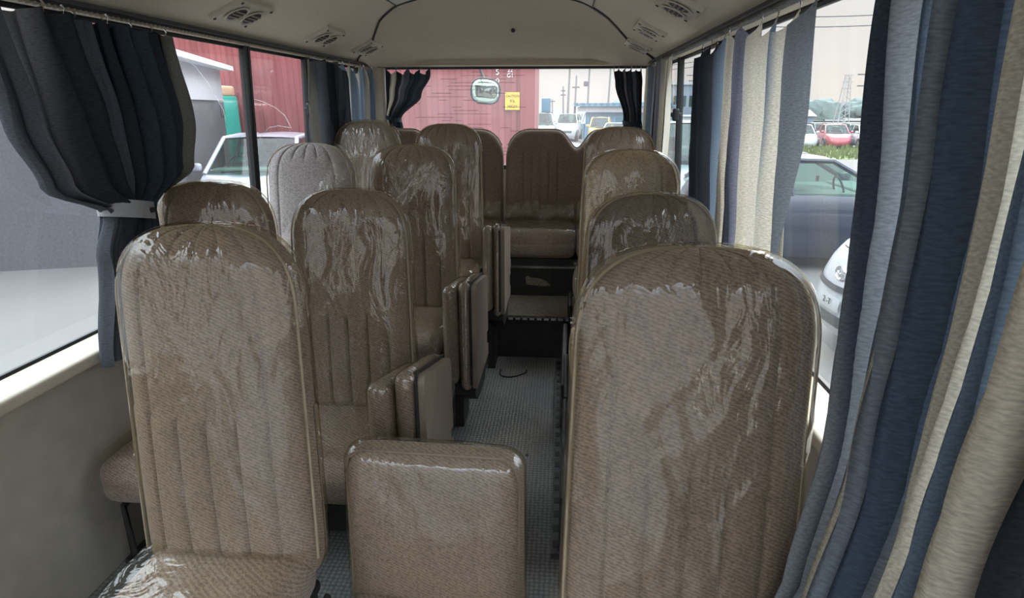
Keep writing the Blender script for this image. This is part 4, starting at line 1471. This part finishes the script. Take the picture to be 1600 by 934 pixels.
for x in (-.25, .3):
    MB().box(x - .03, x + .03, .0, .05, 0, 1.05).build('leg', 'dark', wb)
M['wood_pole'] = plain('grey utility pole', (.20, .19, .18), .8)
M['pole_dark'] = plain('dark pole', (.10, .10, .105), .8)
def pole(xt, xb, zt, d_, label, arms=(), lamp=False, r=.10):
    g0 = gz(xb, d_)
    t = thing('utility_pole', label, 'utility pole', (xb, d_, g0), 0, 'poles in the yard')
    MB().tube([(0, 0, 0), (xt - xb, 0, zt - g0)], [r * 1.2, r * .8], 8).build('shaft', 'wood_pole', t)
    for fz, wd in arms:
        zz = (zt - g0) * fz
        MB().box((xt - xb) * fz - wd, (xt - xb) * fz + wd, -.06, .06, zz - .05, zz + .05).build('crossarm', 'pole_dark', t)
    if lamp:
        zz = (zt - g0) * lamp
        MB().rbox((xt - xb) * lamp - .45, (xt - xb) * lamp - .08, -.2, .2, zz, zz + .45, .08).build('transformer', 'pole_dark', t)
    return t
pole(0.42, 0.30, 4.45, 46, 'tall plain pole nearest the red container', r=.08)
pole(1.02, 0.92, 3.77, 52, 'pole with a crossarm, second from the red container', arms=((.80, .3),), r=.08)
pole(2.30, 2.17, 5.22, 58, 'tall pole with a grey transformer above the blue shed', lamp=.68, arms=((.92, .3),), r=.09)
pole(4.18, 4.02, 5.21, 58, 'tall pole behind the right part of the blue shed', r=.09)
pole(-0.04, 0.05, 3.17, 60, 'shorter pole with a box, just right of the red container', arms=((.8, .25), (.9, .2)), r=.08)
pole(-1.22, -1.16, 2.12, 70, 'small distant pole, second from the container edge', arms=((.92, .3),), r=.08)
pole(-1.76, -1.71, 2.32, 75, 'small distant pole closest to the container edge', arms=((.9, .3),), r=.08)
pole(27.45, 27.56, 4.30, 60, 'leaning pole at the right, left leg of the pair with crossbars', arms=((.97, 1.0), (.80, .9)), r=.12)
pole(29.52, 29.67, 3.51, 64, 'shorter pole of the pair at the right', arms=(), r=.12)
pole(15.95, 16.45, 5.34, 80, 'distant pole behind the grey blue building', arms=((.95, .9), (.86, .7)), r=.12)
# lattice tower
lt = thing('pylon', 'faint lattice pylon on the skyline to the right', 'pylon', (55.6, 130, gz(60, 130)))
m = MB()
for sx in (-1, 1):
    for sy in (-1, 1):
        m.tube([(sx * 1.1, sy * 1.1, 0), (sx * .35, sy * .35, 9.6)], .09, 4)
for i in range(8):
    z0, z1 = i * 1.2, (i + 1) * 1.2
    w0, w1 = 1.1 - .75 * z0 / 9.6, 1.1 - .75 * z1 / 9.6
    m.tube([(-w0, -w0, z0), (w1, -w1, z1)], .055, 4)
    m.tube([(w0, -w0, z0), (-w1, -w1, z1)], .05, 4)
M['pylon'] = plain('hazy grey steel', (.36, .34, .33), .7)
m.build('lattice', 'pylon', lt)
for z in (7.0, 8.2, 9.4):
    MB().box(-1.0, 1.0, -.06, .06, z - .06, z + .06).build('crossarm', 'pylon', lt)
# wires with the poles that carry them
for y, xa, xb, ha, hb_, zz, sag_, lab in ((40, 9.5, 28, 8.4, 9.6, ((6.55, 7.5), (6.0, 6.95)), .5, 'pair of dark power lines across the sky in the right window'),
                                          (56, 7.6, 14.0, 7.2, 8.0, ((4.6, 5.45), (4.25, 5.0)), .05, 'pair of thin wires in the narrow gap beside the gathered curtains')):
    t = thing('power_line', lab, 'power line', (xa, y, gz(xa, y)))
    for za, zb_ in zz:
        MB().tube([((xb - xa) * q, 0, za + (zb_ - za) * q - sag_ * sin(pi * q) - gz(xa, y)) for q in lin(0, 1, 16)], .028, 5).build('cable', 'pole_dark', t)
    for x, h_ in ((xa, ha), (xb, hb_)):
        d_ = gz(x, y) - gz(xa, y)
        MB().tube([(x - xa, .1, d_), (x - xa, .1, d_ + h_)], [.14, .1], 8).build('pole', 'wood_pole', t)
# woodland skyline
m = MB()
rnd = random.Random(21)
for i in range(520):
    x, y = rnd.uniform(15, 300), rnd.uniform(185, 225)
    rr_ = rnd.uniform(2.0, 3.6)
    zc_ = gz(x, y) + rnd.uniform(2.0, 3.6)
    k = 7
    vs = [(x, y, zc_ + rr_)]
    for a in (.5, 1.2, 2.0):
        for j in range(k):
            th = 2 * pi * j / k + a
            q = rr_ * (1 + rnd.uniform(-.18, .18))
            vs.append((x + q * sin(a) * cos(th) * 1.5, y + q * sin(a) * sin(th), zc_ + q * cos(a)))
    fs = [(0, 1 + j, 1 + (j + 1) % k) for j in range(k)]
    for b in range(2):
        fs += [(1 + b * k + j, 1 + (b + 1) * k + j, 1 + (b + 1) * k + (j + 1) % k, 1 + b * k + (j + 1) % k) for j in range(k)]
    m.add(vs, fs)
tag(m.build('woodland', 'leaf', None, 0), 'hazy line of woodland on the horizon to the right', 'woodland', kind='stuff')
hb = thing('house', 'low house with a brown roof in front of the woodland', 'house', (54, 150, gz(60, 150) - .9))
M['roof_br'] = plain('pale brown roof', (.32, .25, .22), .9)
MB().box(-6, 4, 0, 6, 0, 2.6).build('wall', 'bld', hb)
MB().add([(-6.5, -.5, 2.6), (4.5, -.5, 2.6), (4.5, 6.5, 2.6), (-6.5, 6.5, 2.6), (-6, 3, 4.0), (4, 3, 4.0)], [(0, 1, 5, 4), (1, 2, 5), (2, 3, 4, 5), (3, 0, 4)]).build('roof', 'roof_br', hb)
# marker post on the kerb and pale green machine
mp = thing('marker_post', 'red and white road marker post behind the dark blue car', 'marker post', (5.80, 14.3, gz(5.7, 14.3)))
for i in range(6):
    MB().lathe([(.035, i * .13), (.035, i * .13 + .13)], (0, 0, 0), n=10).build('band', 'p_red' if i % 2 else 'white', mp)
M['green_box'] = plain('dull sea green paint', (.03, .16, .15), .6)
gmh = thing('hydrant', 'small green box on a post at the edge of the grass', 'post box', (11.17, 30.5, gz(11, 30.5)))
MB().rbox(-.17, .17, -.15, .15, .2, 1.3, .05).build('box', 'green_box', gmh)
MB().box(-.08, .08, -.08, .08, 0, .2).build('leg', 'dark', gmh)

# --- mirror on an arm outside the rear window
mi = thing('rear_mirror', 'rounded parking mirror on an arm outside the rear window', 'mirror', (-.625, 5.05, 1.56))
def sq(a, rx, rz, n_=2.8): return (rx * sgn(cos(a)) * abs(cos(a)) ** (2 / n_), rz * sgn(sin(a)) * abs(sin(a)) ** (2 / n_) - .012 * cos(a) * 0)
M['mirror'] = plain('convex mirror glass', (.60, .84, .82), .03, metal=1.0, var=.0)
A = lin(0, 2 * pi, 48)[:-1]
mb = MB()
for (k_, y) in ((1.0, 0), (.96, -.012), (.80, -.022), (.55, -.031), (.28, -.037), (.02, -.039)):
    for a in A:
        p = sq(a, .112 * k_, .092 * k_)
        mb.v.append((p[0], y, p[1]))
n_ = len(A)
for i in range(5):
    for k_ in range(n_):
        mb.f.append((i * n_ + k_, i * n_ + (k_ + 1) % n_, (i + 1) * n_ + (k_ + 1) % n_, (i + 1) * n_ + k_))
mg = mb.build('mirror_glass', 'mirror', mi, 0)
mg.rotation_euler = (radians(8), radians(6), 0)
hb2 = MB().tube([(sq(a, .114, .094)[0], .0, sq(a, .114, .094)[1]) for a in A + [0]], .010, 8, False)
hs = hb2.build('rim', 'black', mi)
hs.rotation_euler = (radians(8), radians(6), 0)
MB().lathe([(.02, .05), (.085, .03), (.10, .0)], (0, 0, 0), axis='y', n=24).build('shell', 'black', mi)
MB().tube([(.0, .03, .06), (-.03, .03, .13), (-.07, -.05, .26), (-.09, -.30, .31), (-.09, -.47, .29)], .012, 8).build('arm', 'steel', mi)
